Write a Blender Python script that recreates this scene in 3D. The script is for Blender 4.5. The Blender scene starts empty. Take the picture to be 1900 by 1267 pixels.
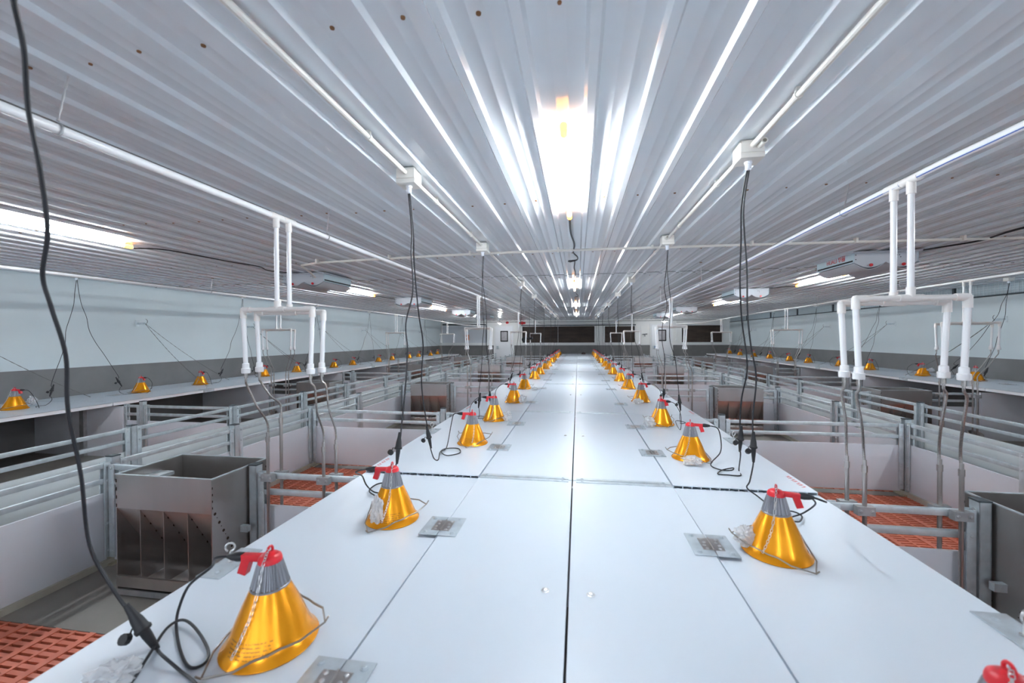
import bpy, bmesh, math, random
from mathutils import Vector, Matrix
random.seed(7)
S = bpy.context.scene
COL = S.collection
PI = math.pi

# ------------------------------------------------------------------ camera (measured from the photograph)
CAM = Vector((0.032, 0.0, 1.40))
FPX = 759.15
YAW, PIT, ROL = [math.radians(a) for a in (9.167, 0.5375, 0.3025)]
cd = bpy.data.cameras.new('camera'); cam = bpy.data.objects.new('camera', cd); COL.objects.link(cam)
fw = Vector((-math.sin(YAW) * math.cos(PIT), math.cos(YAW) * math.cos(PIT), -math.sin(PIT)))
rt = Vector((math.cos(YAW), math.sin(YAW), 0)); up = rt.cross(fw)
c_, s_ = math.cos(ROL), math.sin(ROL)
# image x = a*c - b*s, image y(up) = a*s + b*c  -> camera axes
rx = rt * c_ - up * s_; ux = rt * s_ + up * c_
M = Matrix((rx, ux, -fw)).transposed().to_4x4(); M.translation = CAM
cam.matrix_world = M
cd.sensor_width = 36; cd.sensor_fit = 'HORIZONTAL'; cd.lens = FPX / 1900 * 36
cd.clip_start = 0.02; cd.clip_end = 200
cd.dof.use_dof = True; cd.dof.focus_distance = 4.2; cd.dof.aperture_fstop = 3.2
S.camera = cam

def at(px, py, ax, val):
    """the point of the plane <ax>=val that the photo shows at px,py (1900x1267)"""
    v = fw * 1.0 + rx * ((px - 950) / FPX) + ux * (-(py - 633.5) / FPX)
    i = 'xyz'.index(ax); t = (val - CAM[i]) / v[i]
    return CAM + v * t

# ------------------------------------------------------------------ materials
def mat(name, col, rough=.5, metal=0.0, spec=.5, noise=None, bump=None, trans=0.0, emit=None, alpha=None, coat=0):
    m = bpy.data.materials.new(name); m.use_nodes = True
    nt = m.node_tree; b = nt.nodes['Principled BSDF']
    b.inputs['Base Color'].default_value = (*col, 1); b.inputs['Roughness'].default_value = rough
    b.inputs['Metallic'].default_value = metal; b.inputs['Specular IOR Level'].default_value = spec
    if coat: b.inputs['Coat Weight'].default_value = coat
    if trans: b.inputs['Transmission Weight'].default_value = trans
    if alpha: b.inputs['Alpha'].default_value = alpha
    if emit: b.inputs['Emission Color'].default_value = (*emit[0], 1); b.inputs['Emission Strength'].default_value = emit[1]
    if noise:
        sc, amt = noise[0], noise[1]; stretch = noise[2] if len(noise) > 2 else (1, 1, 1)
        tc = nt.nodes.new('ShaderNodeTexCoord'); mp = nt.nodes.new('ShaderNodeMapping'); mp.inputs['Scale'].default_value = stretch
        n = nt.nodes.new('ShaderNodeTexNoise'); n.inputs['Scale'].default_value = sc; n.inputs['Detail'].default_value = 5
        r = nt.nodes.new('ShaderNodeValToRGB')
        lo = tuple(max(0, c * (1 - amt)) for c in col); hi = tuple(min(1, c * (1 + amt)) for c in col)
        r.color_ramp.elements[0].position = .3; r.color_ramp.elements[1].position = .7
        r.color_ramp.elements[0].color = (*lo, 1); r.color_ramp.elements[1].color = (*hi, 1)
        nt.links.new(tc.outputs['Object'], mp.inputs[0]); nt.links.new(mp.outputs[0], n.inputs['Vector'])
        nt.links.new(n.outputs['Fac'], r.inputs[0]); nt.links.new(r.outputs[0], b.inputs['Base Color'])
        if bump:
            bp = nt.nodes.new('ShaderNodeBump'); bp.inputs['Strength'].default_value = bump; bp.inputs['Distance'].default_value = .004
            nt.links.new(n.outputs['Fac'], bp.inputs['Height']); nt.links.new(bp.outputs[0], b.inputs['Normal'])
    return m
MT = {}
MT['pvc_board'] = mat('white_board', (.685, .745, .805), .36, noise=(1.3, .02), spec=.32)
MT['board_edge'] = mat('board_edge', (.80, .82, .85), .35)
MT['pen_board'] = mat('pen_board', (.70, .725, .775), .42, noise=(2.0, .03))
MT['gate_board'] = mat('gate_board', (.74, .80, .81), .42, noise=(2.0, .03))
MT['ceiling'] = mat('ceiling_sheet', (.82, .865, .90), .13, noise=(.7, .02), spec=.5)
MT['galv'] = mat('galvanised_steel', (.61, .675, .705), .42, .5, noise=(18, .13))
MT['plate'] = mat('zinc_plate', (.50, .56, .60), .46, .45, noise=(22, .12))
MT['galv_dark'] = mat('galvanised_dark', (.40, .41, .42), .45, .5, noise=(14, .2))
MT['stainless'] = mat('stainless_steel', (.50, .475, .46), .28, .88, noise=(4, .1, (1, 1, .25)))
MT['weld'] = mat('weld_mark', (.045, .022, .012), .7, .2)
MT['gold'] = mat('gold_aluminium', (.93, .355, .006), .27, .6, noise=(3, .03))
MT['fin'] = mat('grey_aluminium', (.26, .265, .29), .38, .7)
MT['red'] = mat('red_plastic', (.62, .012, .022), .38)
MT['black'] = mat('black_rubber', (.012, .013, .016), .5)
MT['cable'] = mat('black_cable', (.013, .014, .018), .42)
MT['wire'] = mat('steel_wire', (.30, .275, .25), .38, .8)
MT['chain'] = mat('zinc_chain', (.66, .66, .66), .3, .9)
MT['dark_chain'] = mat('dull_chain', (.16, .16, .155), .5, .5)
MT['pvc_pipe'] = mat('white_pipe', (.84, .84, .85), .25)
MT['fitting'] = mat('white_fitting', (.80, .77, .74), .4)
MT['conduit'] = mat('ivory_conduit', (.78, .755, .70), .4)
MT['gland'] = mat('white_gland', (.80, .84, .90), .35)
MT['hose'] = mat('braided_hose', (.40, .385, .37), .36, .85, noise=(160, .25))
MT['blue'] = mat('blue_stripe', (.05, .12, .42), .5)
MT['orange_floor'] = mat('orange_slat', (.58, .145, .075), .38, noise=(5, .12))
MT['concrete'] = mat('concrete', (.20, .185, .165), .6, noise=(3, .16), bump=.1)
MT['pit'] = mat('pit', (.035, .03, .028), .9)
MT['pale_wall'] = mat('pale_wall', (.66, .735, .755), .55, noise=(1.1, .045))
MT['dado'] = mat('grey_dado', (.185, .185, .185), .6, noise=(2.2, .14))
MT['far_wall'] = mat('far_wall', (.86, .87, .855), .5, noise=(.8, .03))
MT['trim'] = mat('trim', (.85, .87, .87), .45)
MT['pad'] = mat('brown_pad', (.055, .038, .029), .65, noise=(3, .35, (.5, 1, 3)))
MT['door'] = mat('white_door', (.86, .89, .92), .4)
MT['glass'] = mat('frosted_glass', (.40, .39, .42), .35, noise=(14, .12))
MT['inlet'] = mat('inlet_blue_white', (.56, .68, .73), .42)
MT['inlet_end'] = mat('inlet_grey', (.62, .655, .70), .5)
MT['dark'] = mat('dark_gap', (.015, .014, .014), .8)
MT['orange'] = mat('orange_paint', (.60, .17, .03), .5)
MT['curb'] = mat('cream_curb', (.46, .43, .36), .7, noise=(6, .12))
MT['tube'] = mat('lit_tube', (1, 1, 1), .3, emit=((.885, .95, 1.0), 30.0))
MT['bulb'] = mat('lit_bulb', (1, 1, 1), .3, emit=((.95, .97, 1), 150.0))
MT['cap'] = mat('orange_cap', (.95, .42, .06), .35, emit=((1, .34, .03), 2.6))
MT['socket'] = mat('tube_socket', (.80, .80, .80), .4)
MT['mesh_back'] = mat('vent_blue_grey', (.40, .48, .52), .6)
MT['mesh'] = mat('mesh_wire', (.62, .68, .70), .45, .4)
MT['mesh_post'] = mat('mesh_post', (.045, .06, .07), .6)
MT['bag'] = mat('clear_film', (.92, .94, .96), .22, trans=.35, noise=(30, .03), bump=.6, alpha=.75)
MT['screw'] = mat('rusty_screw', (.25, .12, .05), .6, .3)
MT['redprint'] = mat('red_print', (.72, .20, .22), .6)
MT['yellow_grey'] = mat('concrete_foot', (.42, .36, .26), .8, noise=(20, .2))
# faint dark printing on the lamp shade
nt = MT['gold'].node_tree; b = nt.nodes['Principled BSDF']
old = [l for l in nt.links if l.to_socket == b.inputs['Base Color']][0].from_socket
tc = nt.nodes.new('ShaderNodeTexCoord'); sx = nt.nodes.new('ShaderNodeSeparateXYZ'); nt.links.new(tc.outputs['Object'], sx.inputs[0])
def mth(op, a, c, nt=nt):
    n = nt.nodes.new('ShaderNodeMath'); n.operation = op
    for i, v in enumerate((a, c)):
        if v is None: continue
        if isinstance(v, (int, float)): n.inputs[i].default_value = v
        else: nt.links.new(v, n.inputs[i])
    return n.outputs[0]
zz = sx.outputs['Z']
rows_ = mth('GREATER_THAN', mth('SINE', mth('MULTIPLY', zz, 900.0), None), .25)
band = mth('MULTIPLY', mth('GREATER_THAN', zz, .022), mth('LESS_THAN', zz, .056))
side = mth('MULTIPLY', mth('GREATER_THAN', mth('MULTIPLY', sx.outputs['Y'], 1.0), .03), mth('LESS_THAN', mth('ABSOLUTE', sx.outputs['X'], None), .05))
nz = nt.nodes.new('ShaderNodeTexNoise'); nz.inputs['Scale'].default_value = 170
nt.links.new(tc.outputs['Object'], nz.inputs['Vector'])
fac = mth('MULTIPLY', mth('MULTIPLY', rows_, band), mth('MULTIPLY', side, mth('GREATER_THAN', nz.outputs['Fac'], .47)))
mx = nt.nodes.new('ShaderNodeMix'); mx.data_type = 'RGBA'
nt.links.new(mth('MULTIPLY', fac, .65), mx.inputs['Factor']); nt.links.new(old, mx.inputs['A']); mx.inputs['B'].default_value = (.10, .06, .03, 1)
nt.links.new(mx.outputs['Result'], b.inputs['Base Color'])

# ------------------------------------------------------------------ mesh builder
class MB:
    def __init__(s): s.bm = bmesh.new(); s.mi = 0
    def _f(s, vs):
        try: f = s.bm.faces.new(vs); f.material_index = s.mi; return f
        except ValueError: return None
    def hexa(s, p):
        v = [s.bm.verts.new(q) for q in p]
        for q in ((0, 3, 2, 1), (4, 5, 6, 7), (0, 1, 5, 4), (1, 2, 6, 5), (2, 3, 7, 6), (3, 0, 4, 7)): s._f([v[i] for i in q])
        return s
    def box(s, x0, x1, y0, y1, z0, z1):
        if x1 < x0: x0, x1 = x1, x0
        if y1 < y0: y0, y1 = y1, y0
        return s.hexa([(x0, y0, z0), (x1, y0, z0), (x1, y1, z0), (x0, y1, z0), (x0, y0, z1), (x1, y0, z1), (x1, y1, z1), (x0, y1, z1)])
    def bbox(s, x0, x1, y0, y1, z0, z1, r=.004):          # box with chamfered edges
        if x1 < x0: x0, x1 = x1, x0
        if y1 < y0: y0, y1 = y1, y0
        n0 = len(s.bm.edges); t = bmesh.new(); mb = MB.__new__(MB); mb.bm = t; mb.mi = s.mi; mb.box(x0, x1, y0, y1, z0, z1)
        bmesh.ops.bevel(t, geom=t.edges[:], offset=r, segments=2, profile=.6, affect='EDGES')
        s.join(t); return s
    def join(s, t, mtx=None):
        vm = {}
        for v in t.verts: vm[v] = s.bm.verts.new(mtx @ v.co if mtx else v.co)
        for f in t.faces:
            g = s._f([vm[v] for v in f.verts])
            if g: g.smooth = f.smooth; g.material_index = max(f.material_index, s.mi)
        t.free()
    def tube(s, pts, r, seg=8, closed=False, radii=None):
        P = [Vector(p) for p in pts]; n = len(P)
        if n < 2: return s
        T = []
        for i in range(n):
            if closed: d = P[(i + 1) % n] - P[i - 1]
            else: d = P[min(i + 1, n - 1)] - P[max(i - 1, 0)]
            T.append(d.normalized() if d.length > 1e-9 else Vector((0, 0, 1)))
        a = Vector((0, 0, 1)) if abs(T[0].z) < .9 else Vector((1, 0, 0))
        N = T[0].cross(a).normalized(); rings = []
        for i in range(n):
            N = (N - T[i] * N.dot(T[i]))
            N = N.normalized() if N.length > 1e-6 else T[i].orthogonal().normalized()
            B = T[i].cross(N); rr = radii[i] if radii else r
            rings.append([s.bm.verts.new(P[i] + (N * math.cos(2 * PI * k / seg) + B * math.sin(2 * PI * k / seg)) * rr) for k in range(seg)])
        for i in range(n if closed else n - 1):
            A, C = rings[i], rings[(i + 1) % n]
            for k in range(seg): s._f([A[k], A[(k + 1) % seg], C[(k + 1) % seg], C[k]])
        if not closed: s._f(rings[0][::-1]); s._f(rings[-1])
        return s
    def lathe(s, prof, seg=24, m=None, rib=None):         # profile of (r, z); rib=(count, depth)
        m = m or Matrix.Identity(4); rings = []
        for r, z in prof:
            if r < 1e-6: rings.append([s.bm.verts.new(m @ Vector((0, 0, z)))]); continue
            ring = []
            for k in range(seg):
                q = r - (rib[1] if rib and (k * rib[0] * 2 // seg) % 2 else 0)
                ring.append(s.bm.verts.new(m @ Vector((q * math.cos(2 * PI * k / seg), q * math.sin(2 * PI * k / seg), z))))
            rings.append(ring)
        for A, C in zip(rings, rings[1:]):
            for k in range(seg):
                k2 = (k + 1) % seg
                if len(A) == 1 and len(C) == 1: continue
                if len(A) == 1: s._f([A[0], C[k2], C[k]])
                elif len(C) == 1: s._f([A[k], A[k2], C[0]])
                else: s._f([A[k], A[k2], C[k2], C[k]])
        return s
    def prism(s, poly, y0, y1, axis='y'):                 # polygon in xz extruded along y (or yz along x)
        def P(a, b, t): return (a, t, b) if axis == 'y' else ((t, a, b) if axis == 'x' else (a, b, t))
        A = [s.bm.verts.new(P(a, b, y0)) for a, b in poly]; C = [s.bm.verts.new(P(a, b, y1)) for a, b in poly]
        n = len(poly)
        for i in range(n): s._f([A[i], A[(i + 1) % n], C[(i + 1) % n], C[i]])
        s._f(A[::-1]); s._f(C); return s
    def disc(s, c, nrm, r, h=.002, seg=10):
        q = Vector(nrm).to_track_quat('Z', 'Y').to_matrix().to_4x4(); q.translation = Vector(c)
        return s.lathe([(0, 0), (r, 0), (r * .9, h), (0, h)], seg, q)
    def bolt(s, c, nrm, r=.007):
        q = Vector(nrm).to_track_quat('Z', 'Y').to_matrix().to_4x4(); q.translation = Vector(c)
        return s.lathe([(r * 1.5, 0), (r * 1.5, .0015), (r, .002), (r * .85, r * .7), (0, r * .95)], 8, q)
    def mesh(s, name, mats, smooth=True):
        bmesh.ops.recalc_face_normals(s.bm, faces=s.bm.faces[:])
        if smooth:
            for f in s.bm.faces: f.smooth = True
            for e in s.bm.edges:
                if len(e.link_faces) == 2 and e.calc_face_angle(0) > .62: e.smooth = False
        me = bpy.data.meshes.new(name); s.bm.to_mesh(me); s.bm.free()
        for k in (mats if isinstance(mats, (list, tuple)) else [mats]): me.materials.append(MT[k])
        return me
    def build(s, name, mats, parent=None, smooth=True):
        return link(name, s.mesh(name, mats, smooth), parent)
def link(name, me, parent=None):
    o = bpy.data.objects.new(name, me); COL.objects.link(o)
    if parent: o.parent = parent
    return o
def thing(name, label, cat, loc=(0, 0, 0), rz=0, group=None):
    o = bpy.data.objects.new(name, None); COL.objects.link(o); o.empty_display_size = .05
    o.location = loc; o.rotation_euler = (0, 0, rz); return tag(o, label, cat, group)
def tag(o, label, cat, group=None):
    o['label'] = label; o['category'] = cat
    if group: o['group'] = group
    return o
def struct(o, label=None):
    o['kind'] = 'structure'
    if label: o['label'] = label
    return o
KIDS = {}
def kids(o): return [c for c in COL.objects if c.parent == o]
def copy_tree(o, parent=None, _k=None):
    c = o.copy(); COL.objects.link(c)
    if parent: c.parent = parent
    for ch in (KIDS.get(o.name) or KIDS.setdefault(o.name, kids(o))): copy_tree(ch, c)
    return c
class Proto:
    def __init__(s, root): s.root = root; s.used = False
    def put(s, loc, rz, label, cat, group=None, scale=None):
        o = s.root if not s.used else copy_tree(s.root)
        s.used = True; KIDS.setdefault(s.root.name, kids(s.root))
        o.location = loc; o.rotation_euler = (0, 0, rz)
        tag(o, label, cat, group); return o
def spline(pts, n=8):
    P = [Vector(p) for p in pts]; out = []
    for i in range(len(P) - 1):
        p0 = P[max(i - 1, 0)]; p1 = P[i]; p2 = P[i + 1]; p3 = P[min(i + 2, len(P) - 1)]
        for k in range(n):
            t = k / n
            out.append(.5 * ((2 * p1) + (p2 - p0) * t + (2 * p0 - 5 * p1 + 4 * p2 - p3) * t * t + (3 * p1 - p0 - 3 * p2 + p3) * t ** 3))
    out.append(P[-1]); return out
def arc(c, r, a0, a1, n, plane='xz'):
    o = []
    for i in range(n + 1):
        a = a0 + (a1 - a0) * i / n; o.append((c[0] + r * math.cos(a), c[1] + r * math.sin(a)))
    return o
ORD = ['nearest', 'second', 'third', 'fourth', 'fifth', 'sixth', 'seventh', 'eighth', 'ninth', 'tenth', 'eleventh', 'twelfth',
       'thirteenth', 'fourteenth', 'fifteenth', 'sixteenth', 'seventeenth', 'eighteenth', 'nineteenth', 'twentieth', 'twenty-first', 'twenty-second']
def nth(i): return ORD[i] + ' from the camera' if i else 'nearest the camera'
SIDE = {-1: 'left', 1: 'right'}
def proj(p):
    v = Vector(p) - CAM; d = v.dot(fw)
    return (950 + v.dot(rx) / d * FPX, 633.5 - v.dot(ux) / d * FPX) if d > .05 else (-9999, -9999)
def seen(pts):
    return any(0 <= a <= 1900 and 0 <= b <= 1267 for a, b in map(proj, pts))
COUNT = {}
def nlab(base, *pts):
    if seen(pts):
        i = COUNT[base] = COUNT.get(base, -1) + 1
        return '%s, %s' % (base, nth(i))
    return base + ', outside the picture'
def line(p, q, n=6): return [Vector(p).lerp(Vector(q), k / n) for k in range(n + 1)]

# ------------------------------------------------------------------ room measures
HW = 6.70; YB = -4.6; YF = 19.55; ZC = 2.245; TZ = .65
J = [-1.7, .25, 2.16, 4.12, 6.63, 9.02, 11.4, 13.9, 16.4, 18.75]          # joints of the central cover
FJ = [-2.0, .1, 2.12, 4.1, 6.42, 8.7, 10.9, 13.1, 15.3, 17.4]             # cross fences between pens

# ------------------------------------------------------------------ structure
f = MB().box(-HW, HW, YB, YF, -.42, -.40); struct(f.build('floor', 'pit'))
for sd in (-1, 1):
    m = MB(); x0, x1 = sorted((sd * 2.87, sd * 3.80)); m.box(x0, x1, YB, YF, -.40, 0)
    struct(m.build('floor', 'concrete'))
    # solid concrete strips at the fences (under feeders) of both pen rows
    for (a, b_) in ((1.15, 2.87), (3.80, 5.35)):
        m = MB()
        for i, y in enumerate(FJ):
            w = .52 if i % 2 == 0 else .05
            xa, xb = sorted((sd * a, sd * b_)); m.box(xa, xb, y - w, y + w, -.40, .0)
        struct(m.build('floor', 'concrete'))
    # nest floors under the covers
    m = MB(); xa, xb = sorted((sd * .0, sd * 1.15)); m.box(xa, xb, YB, 18.75, -.40, -.01); struct(m.build('floor', 'concrete'))
    m = MB(); xa, xb = sorted((sd * 5.35, sd * HW)); m.box(xa, xb, YB, YF, -.40, -.01); struct(m.build('floor', 'concrete'))
    # orange plastic slats, one field per pen
    for (a, b_) in ((1.15, 2.87), (3.80, 5.35)):
        for i in range(len(FJ) - 1):
            y0 = FJ[i] + (.52 if i % 2 == 0 else .05); y1 = FJ[i + 1] - (.52 if (i + 1) % 2 == 0 else .05)
            xa, xb = sorted((sd * a, sd * b_)); m = MB()
            n = round((xb - xa) / .10)
            for k in range(n + 1):
                x = xa + (xb - xa) * k / n; w = .017 if k % 2 == 0 else .008
                m.box(x - w if k else x, x + w if k < n else x, y0, y1, -.035, .0 if k % 2 == 0 else -.002)
            q = int((y1 - y0) / .034)
            for k in range(q + 1):
                y = y0 + (y1 - y0) * k / q; m.box(xa, xb, max(y0, y - .0105), min(y1, y + .0105), -.03, -.004)
            struct(m.build('floor', 'orange_floor'), 'orange plastic slatted pen floor')
# side walls
for sd, nm in ((-1, 'wall_left'), (1, 'wall_right')):
    m = MB(); x0, x1 = sorted((sd * HW, sd * (HW + .12)))
    m.box(x0, x1, YB, YF, 1.026, 2.5); m.mi = 1
    xa, xb = sorted((sd * HW, sd * (HW + .12))); m.box(xa, xb, YB, YF, -.42, 1.026)
    struct(m.build(nm, ['pale_wall', 'dado'], smooth=False))
m = MB(); m.box(-HW, HW, YB - .12, YB, 2.0, 2.5); m.box(-HW, HW, YB - .12, YB, 1.026, 1.1)
for a, b_ in ((-HW, -6.2), (-3.3, -2.9), (-.2, .2), (2.9, 3.3), (6.2, HW)): m.box(a, b_, YB - .12, YB, 1.1, 2.0)  # openings between these piers are added to let in daylight as fill
m.mi = 1; m.box(-HW, HW, YB - .12, YB + .005, -.42, 1.026)
struct(m.build('wall_front', ['far_wall', 'dado'], smooth=False))
WIN = [(-6.69, -4.35, 1.15, 2.02), (-2.62, .80, 1.15, 1.925), (1.27, 2.63, 1.15, 1.905), (4.68, 6.42, 1.15, 1.91)]
m = MB(); zl, zh = 1.15, 1.90
m.mi = 0
xs = -HW
for (a, b_, z0, z1) in WIN:
    if a > xs: m.box(xs, a, YF, YF + .25, zl, 2.5)
    m.box(a, b_, YF, YF + .25, z1, 2.5); xs = b_
m.box(xs, HW, YF, YF + .25, zl, 2.5); m.box(-HW, HW, YF, YF + .25, 1.026, zl)
m.mi = 1; m.box(-HW, HW, YF - .006, YF + .25, -.42, 1.026)
struct(m.build('wall_back', ['far_wall', 'dado'], smooth=False))
for i, (a, b_, z0, z1) in enumerate(WIN):
    m = MB()
    if i == 0: m.box(a, b_, YF + .2, YF + .22, z0, z1)
    else:
        m.box(a, b_, YF + .12, YF + .16, z0, z1)
        n = int((b_ - a) / .15)
        for k in range(n):
            x = a + (b_ - a) * (k + .5) / n; m.box(x - .004, x + .004, YF + .112, YF + .12, z0, z1)
    w = struct(m.build('window_%d' % (i + 1), 'inlet_end' if i == 0 else 'pad'))
    m = MB(); t = .035
    m.box(a - t, b_ + t, YF - .02, YF - .001, z0 - .05, z0); m.box(a - t, b_ + t, YF - .02, YF - .001, z1, z1 + t)
    m.box(a - t if a - t > -HW else a, a, YF - .02, YF - .001, z0, z1); m.box(b_, b_ + t, YF - .02, YF - .001, z0, z1)
    m.build('window_frame', 'trim', w)
    if i == 1:
        m = MB(); m.box((a + b_) / 2 - .012, (a + b_) / 2 + .012, YF + .09, YF + .112, z0, z1); m.build('mullion', 'galv_dark', w)
m = MB(); m.box(-HW, HW, YF - .03, YF - .006, 1.026, 1.09); struct(m.build('trim_1', 'trim'))
m = MB()
for a, b_ in ((.82, 1.25), (-2.95, -2.64)):
    x = a
    while x < b_ - .02: m.box(x, x + .05, YF - .018, YF, 1.09, 2.1); x += .085
struct(m.build('trim_2', 'far_wall'))
m = MB(); m.tube([(-2.66, YF - .05, 1.985), (-.5, YF - .05, 1.97), (2.66, YF - .05, 1.965)], .022, 8); tag(m.build('shutter_rail', 'mesh_post'), 'dark rail running along the top of the brown far wall windows', 'rail')
m = MB(); m.tube([(-6.6, YF - .05, 2.06), (-4.4, YF - .05, 2.035)], .03, 8); tag(m.build('shutter_rail', 'mesh_post'), 'dark rail above the grey recess in the far left corner', 'rail')
for i, (a, b_, lab) in enumerate(((-3.95, -3.08, 'left'), (3.36, 4.22, 'right'))):
    m = MB(); m.bbox(a, b_, YF - .045, YF - .008, -.02, 1.955, .006); d = struct(m.build('door_%d' % (i + 1), 'door'))
    m = MB(); m.box(a - .07, a - .005, YF - .04, YF - .007, -.02, 2.02); m.box(b_ + .005, b_ + .07, YF - .04, YF - .007, -.02, 2.02); m.box(a - .005, b_ + .005, YF - .04, YF - .007, 1.96, 2.02)
    m.build('door_frame', 'trim', d)
    xc = (a + b_) / 2 + .02
    m = MB(); m.bbox(xc - .185, xc + .185, YF - .06, YF - .043, 1.21, 1.73, .02); m.build('window_gasket', 'dark', d)
    m = MB(); m.bbox(xc - .14, xc + .14, YF - .066, YF - .058, 1.26, 1.68, .01); m.build('door_pane', 'glass', d)
    hx = a + .09 if i else b_ - .75
    m = MB(); m.box(hx - .05, hx + .05, YF - .075, YF - .045, .86, 1.0); m.tube([(hx, YF - .075, .9), (hx, YF - .11, .9), (hx + .1, YF - .11, .9)], .012, 6); m.build('door_handle', 'galv', d)

for sd in (-1, 1):
    for k, x in enumerate((2.88, 3.74)):
        m = MB(); m.box(sd * (x - .03), sd * (x + .03), YB, 18.7, -.01, .035); struct(m.build('trim_%d' % (3 + k + (sd > 0) * 2), 'curb'))
# ceiling sheets with ribs along the house
PITCH = .2035; X0 = -.122
prof = []
k0 = int((-HW - X0) / PITCH) - 1
xk = X0 + k0 * PITCH
while xk < HW + PITCH:
    for dx, dz in ((-.025, 0), (-.014, -.016), (.014, -.016), (.025, 0), (.073, 0), (.076, -.0009), (.081, -.0009), (.084, 0), (.119, 0), (.122, -.0009), (.127, -.0009), (.130, 0)):
        prof.append((xk + dx, dz))
    xk += PITCH
prof = [(-HW, 0)] + [p for p in prof if -HW + .01 < p[0] < HW - .01] + [(HW, 0)]
SEAM = [YB, -.4, 5.56, 11.44, 17.35, YF]
for i in range(5):
    m = MB(); y0, y1 = SEAM[i], SEAM[i + 1] + (.05 if i < 4 else 0); z = ZC + .006 - .004 * i
    if i: y0 += .006
    lo0 = [m.bm.verts.new((x, y0, z + dz)) for x, dz in prof]; lo1 = [m.bm.verts.new((x, y1, z + dz)) for x, dz in prof]
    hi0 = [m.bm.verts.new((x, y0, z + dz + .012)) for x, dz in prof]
    for q in range(len(prof) - 1):
        m.mi = 0; m._f([lo0[q], lo0[q + 1], lo1[q + 1], lo1[q]])
        m.mi = 1; m._f([hi0[q], hi0[q + 1], lo0[q + 1], lo0[q]])  # front edge coloured dark to stand in for shade in the lap gap
    m.mi = 0
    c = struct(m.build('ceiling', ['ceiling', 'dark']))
    # rusty screw heads in cross rows
    m = MB()
    for yy in (1.03, 2.55, 4.15, 5.8, 7.4, 9.0, 10.6, 12.3, 13.9, 15.5, 17.1, -.6):
        if y0 <= yy < y1:
            q = 0; xx = X0 - PITCH * 31 + .105
            while xx < HW - .1:
                if xx > -HW + .1: m.disc((xx + random.uniform(-.008, .008), yy + random.uniform(-.02, .02), z - .0002), (0, 0, -1), random.uniform(.005, .0085), .004, 8)
                xx += PITCH
    if len(m.bm.verts): o = m.build('screw_heads', 'screw', c); o['kind'] = 'stuff'
m = MB(); m.box(-HW - .2, HW + .2, YB - .2, YF + .3, ZC + .05, ZC + .12); struct(m.build('ceiling', 'ceiling'))
# high mesh vents along the right wall
vy = [3.3, 5.0, 6.7, 8.46, 10.25, 11.97, 13.74, 15.5, 17.56, 19.4]
for i in range(len(vy) - 1):
    y0, y1 = vy[i], vy[i + 1]
    t = thing('vent_grille', nlab('wire mesh vent grille high on the right wall', (HW, y1 - .1, 2.1), (HW, y0 + .1, 2.1)), 'grille', (HW, y0, 2.05), 0, 'mesh vent grilles along the right wall')
    L = y1 - y0; MB().box(-.03, -.004, .02, L - .02, .0, .19).build('backing', 'mesh_back', t)
    m = MB()
    for k in range(int(L / .06)): m.box(-.038, -.034, .03 + k * .06, .034 + k * .06, .0, .19)
    for k in range(5): m.box(-.042, -.038, .02, L - .02, .02 + k * .038, .0235 + k * .038)
    m.build('wire_mesh', 'mesh', t)
    m = MB(); m.box(-.05, -.002, 0, .045, -.01, .19); m.box(-.05, -.002, .045, L, -.02, .0); m.build('frame', 'mesh_post', t)

# ------------------------------------------------------------------ central covers (lids of the piglet nests)
def mark_strokes(m, x, y, dx):                    # blurred red printed marks, not readable
    for k in range(7):
        yy = y + k * .026
        m.box(x, x + dx * .012, yy, yy + .004, 0, .0006); m.box(x + dx * .012, x + dx * .022, yy + .006, yy + .015, 0, .0006)
        if k % 2: m.box(x, x + dx * .02, yy + .014, yy + .018, 0, .0006)
def hinge_part(parent, x, y, z, w=.074, l=.078):
    m = MB(); m.bbox(x - w, x - .0015, y - l, y + l, z, z + .003, .0012); m.bbox(x + .0015, x + w, y - l, y + l, z, z + .003, .0012)
    for sx_ in (-1, 1):
        for sy_ in (-1, 1): m.bolt((x + sx_ * w * .72, y + sy_ * l * .75, z + .003), (0, 0, 1), .0065)
    h = m.build('hinge', 'plate', parent)
    m = MB(); m.box(x - .036, x + .036, y - .042, y + .042, z + .003, z + .0045)
    m.tube([(x, y - .042, z + .006), (x, y + .042, z + .006)], .004, 6)
    m.mi = 1
    for sx_ in (-1, 1):
        for q in range(4): m.bolt((x + sx_ * .021 * (1 + .2 * (q % 2)), y - .033 + q * .022, z + .0045), (0, 0, 1), .0042)
    m.build('knuckle_plate', ['stainless', 'chain'], h)
def eye_bolt(parent, x, y, z, name='eye_bolt', ang=.5):
    m = MB(); m.tube([(x, y, z), (x, y, z + .036)], .0035, 6)
    dx, dy = math.cos(ang), math.sin(ang)
    m.tube([(x + dx * .014 * math.sin(a), y + dy * .014 * math.sin(a), z + .05 - .014 * math.cos(a)) for a in [q * 2 * PI / 14 * .93 for q in range(15)]], .0035, 6)
    m.lathe([(0, 0), (.009, 0), (.009, .005), (0, .005)], 6, Matrix.Translation((x, y, z))); m.build(name, 'chain', parent)
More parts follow.
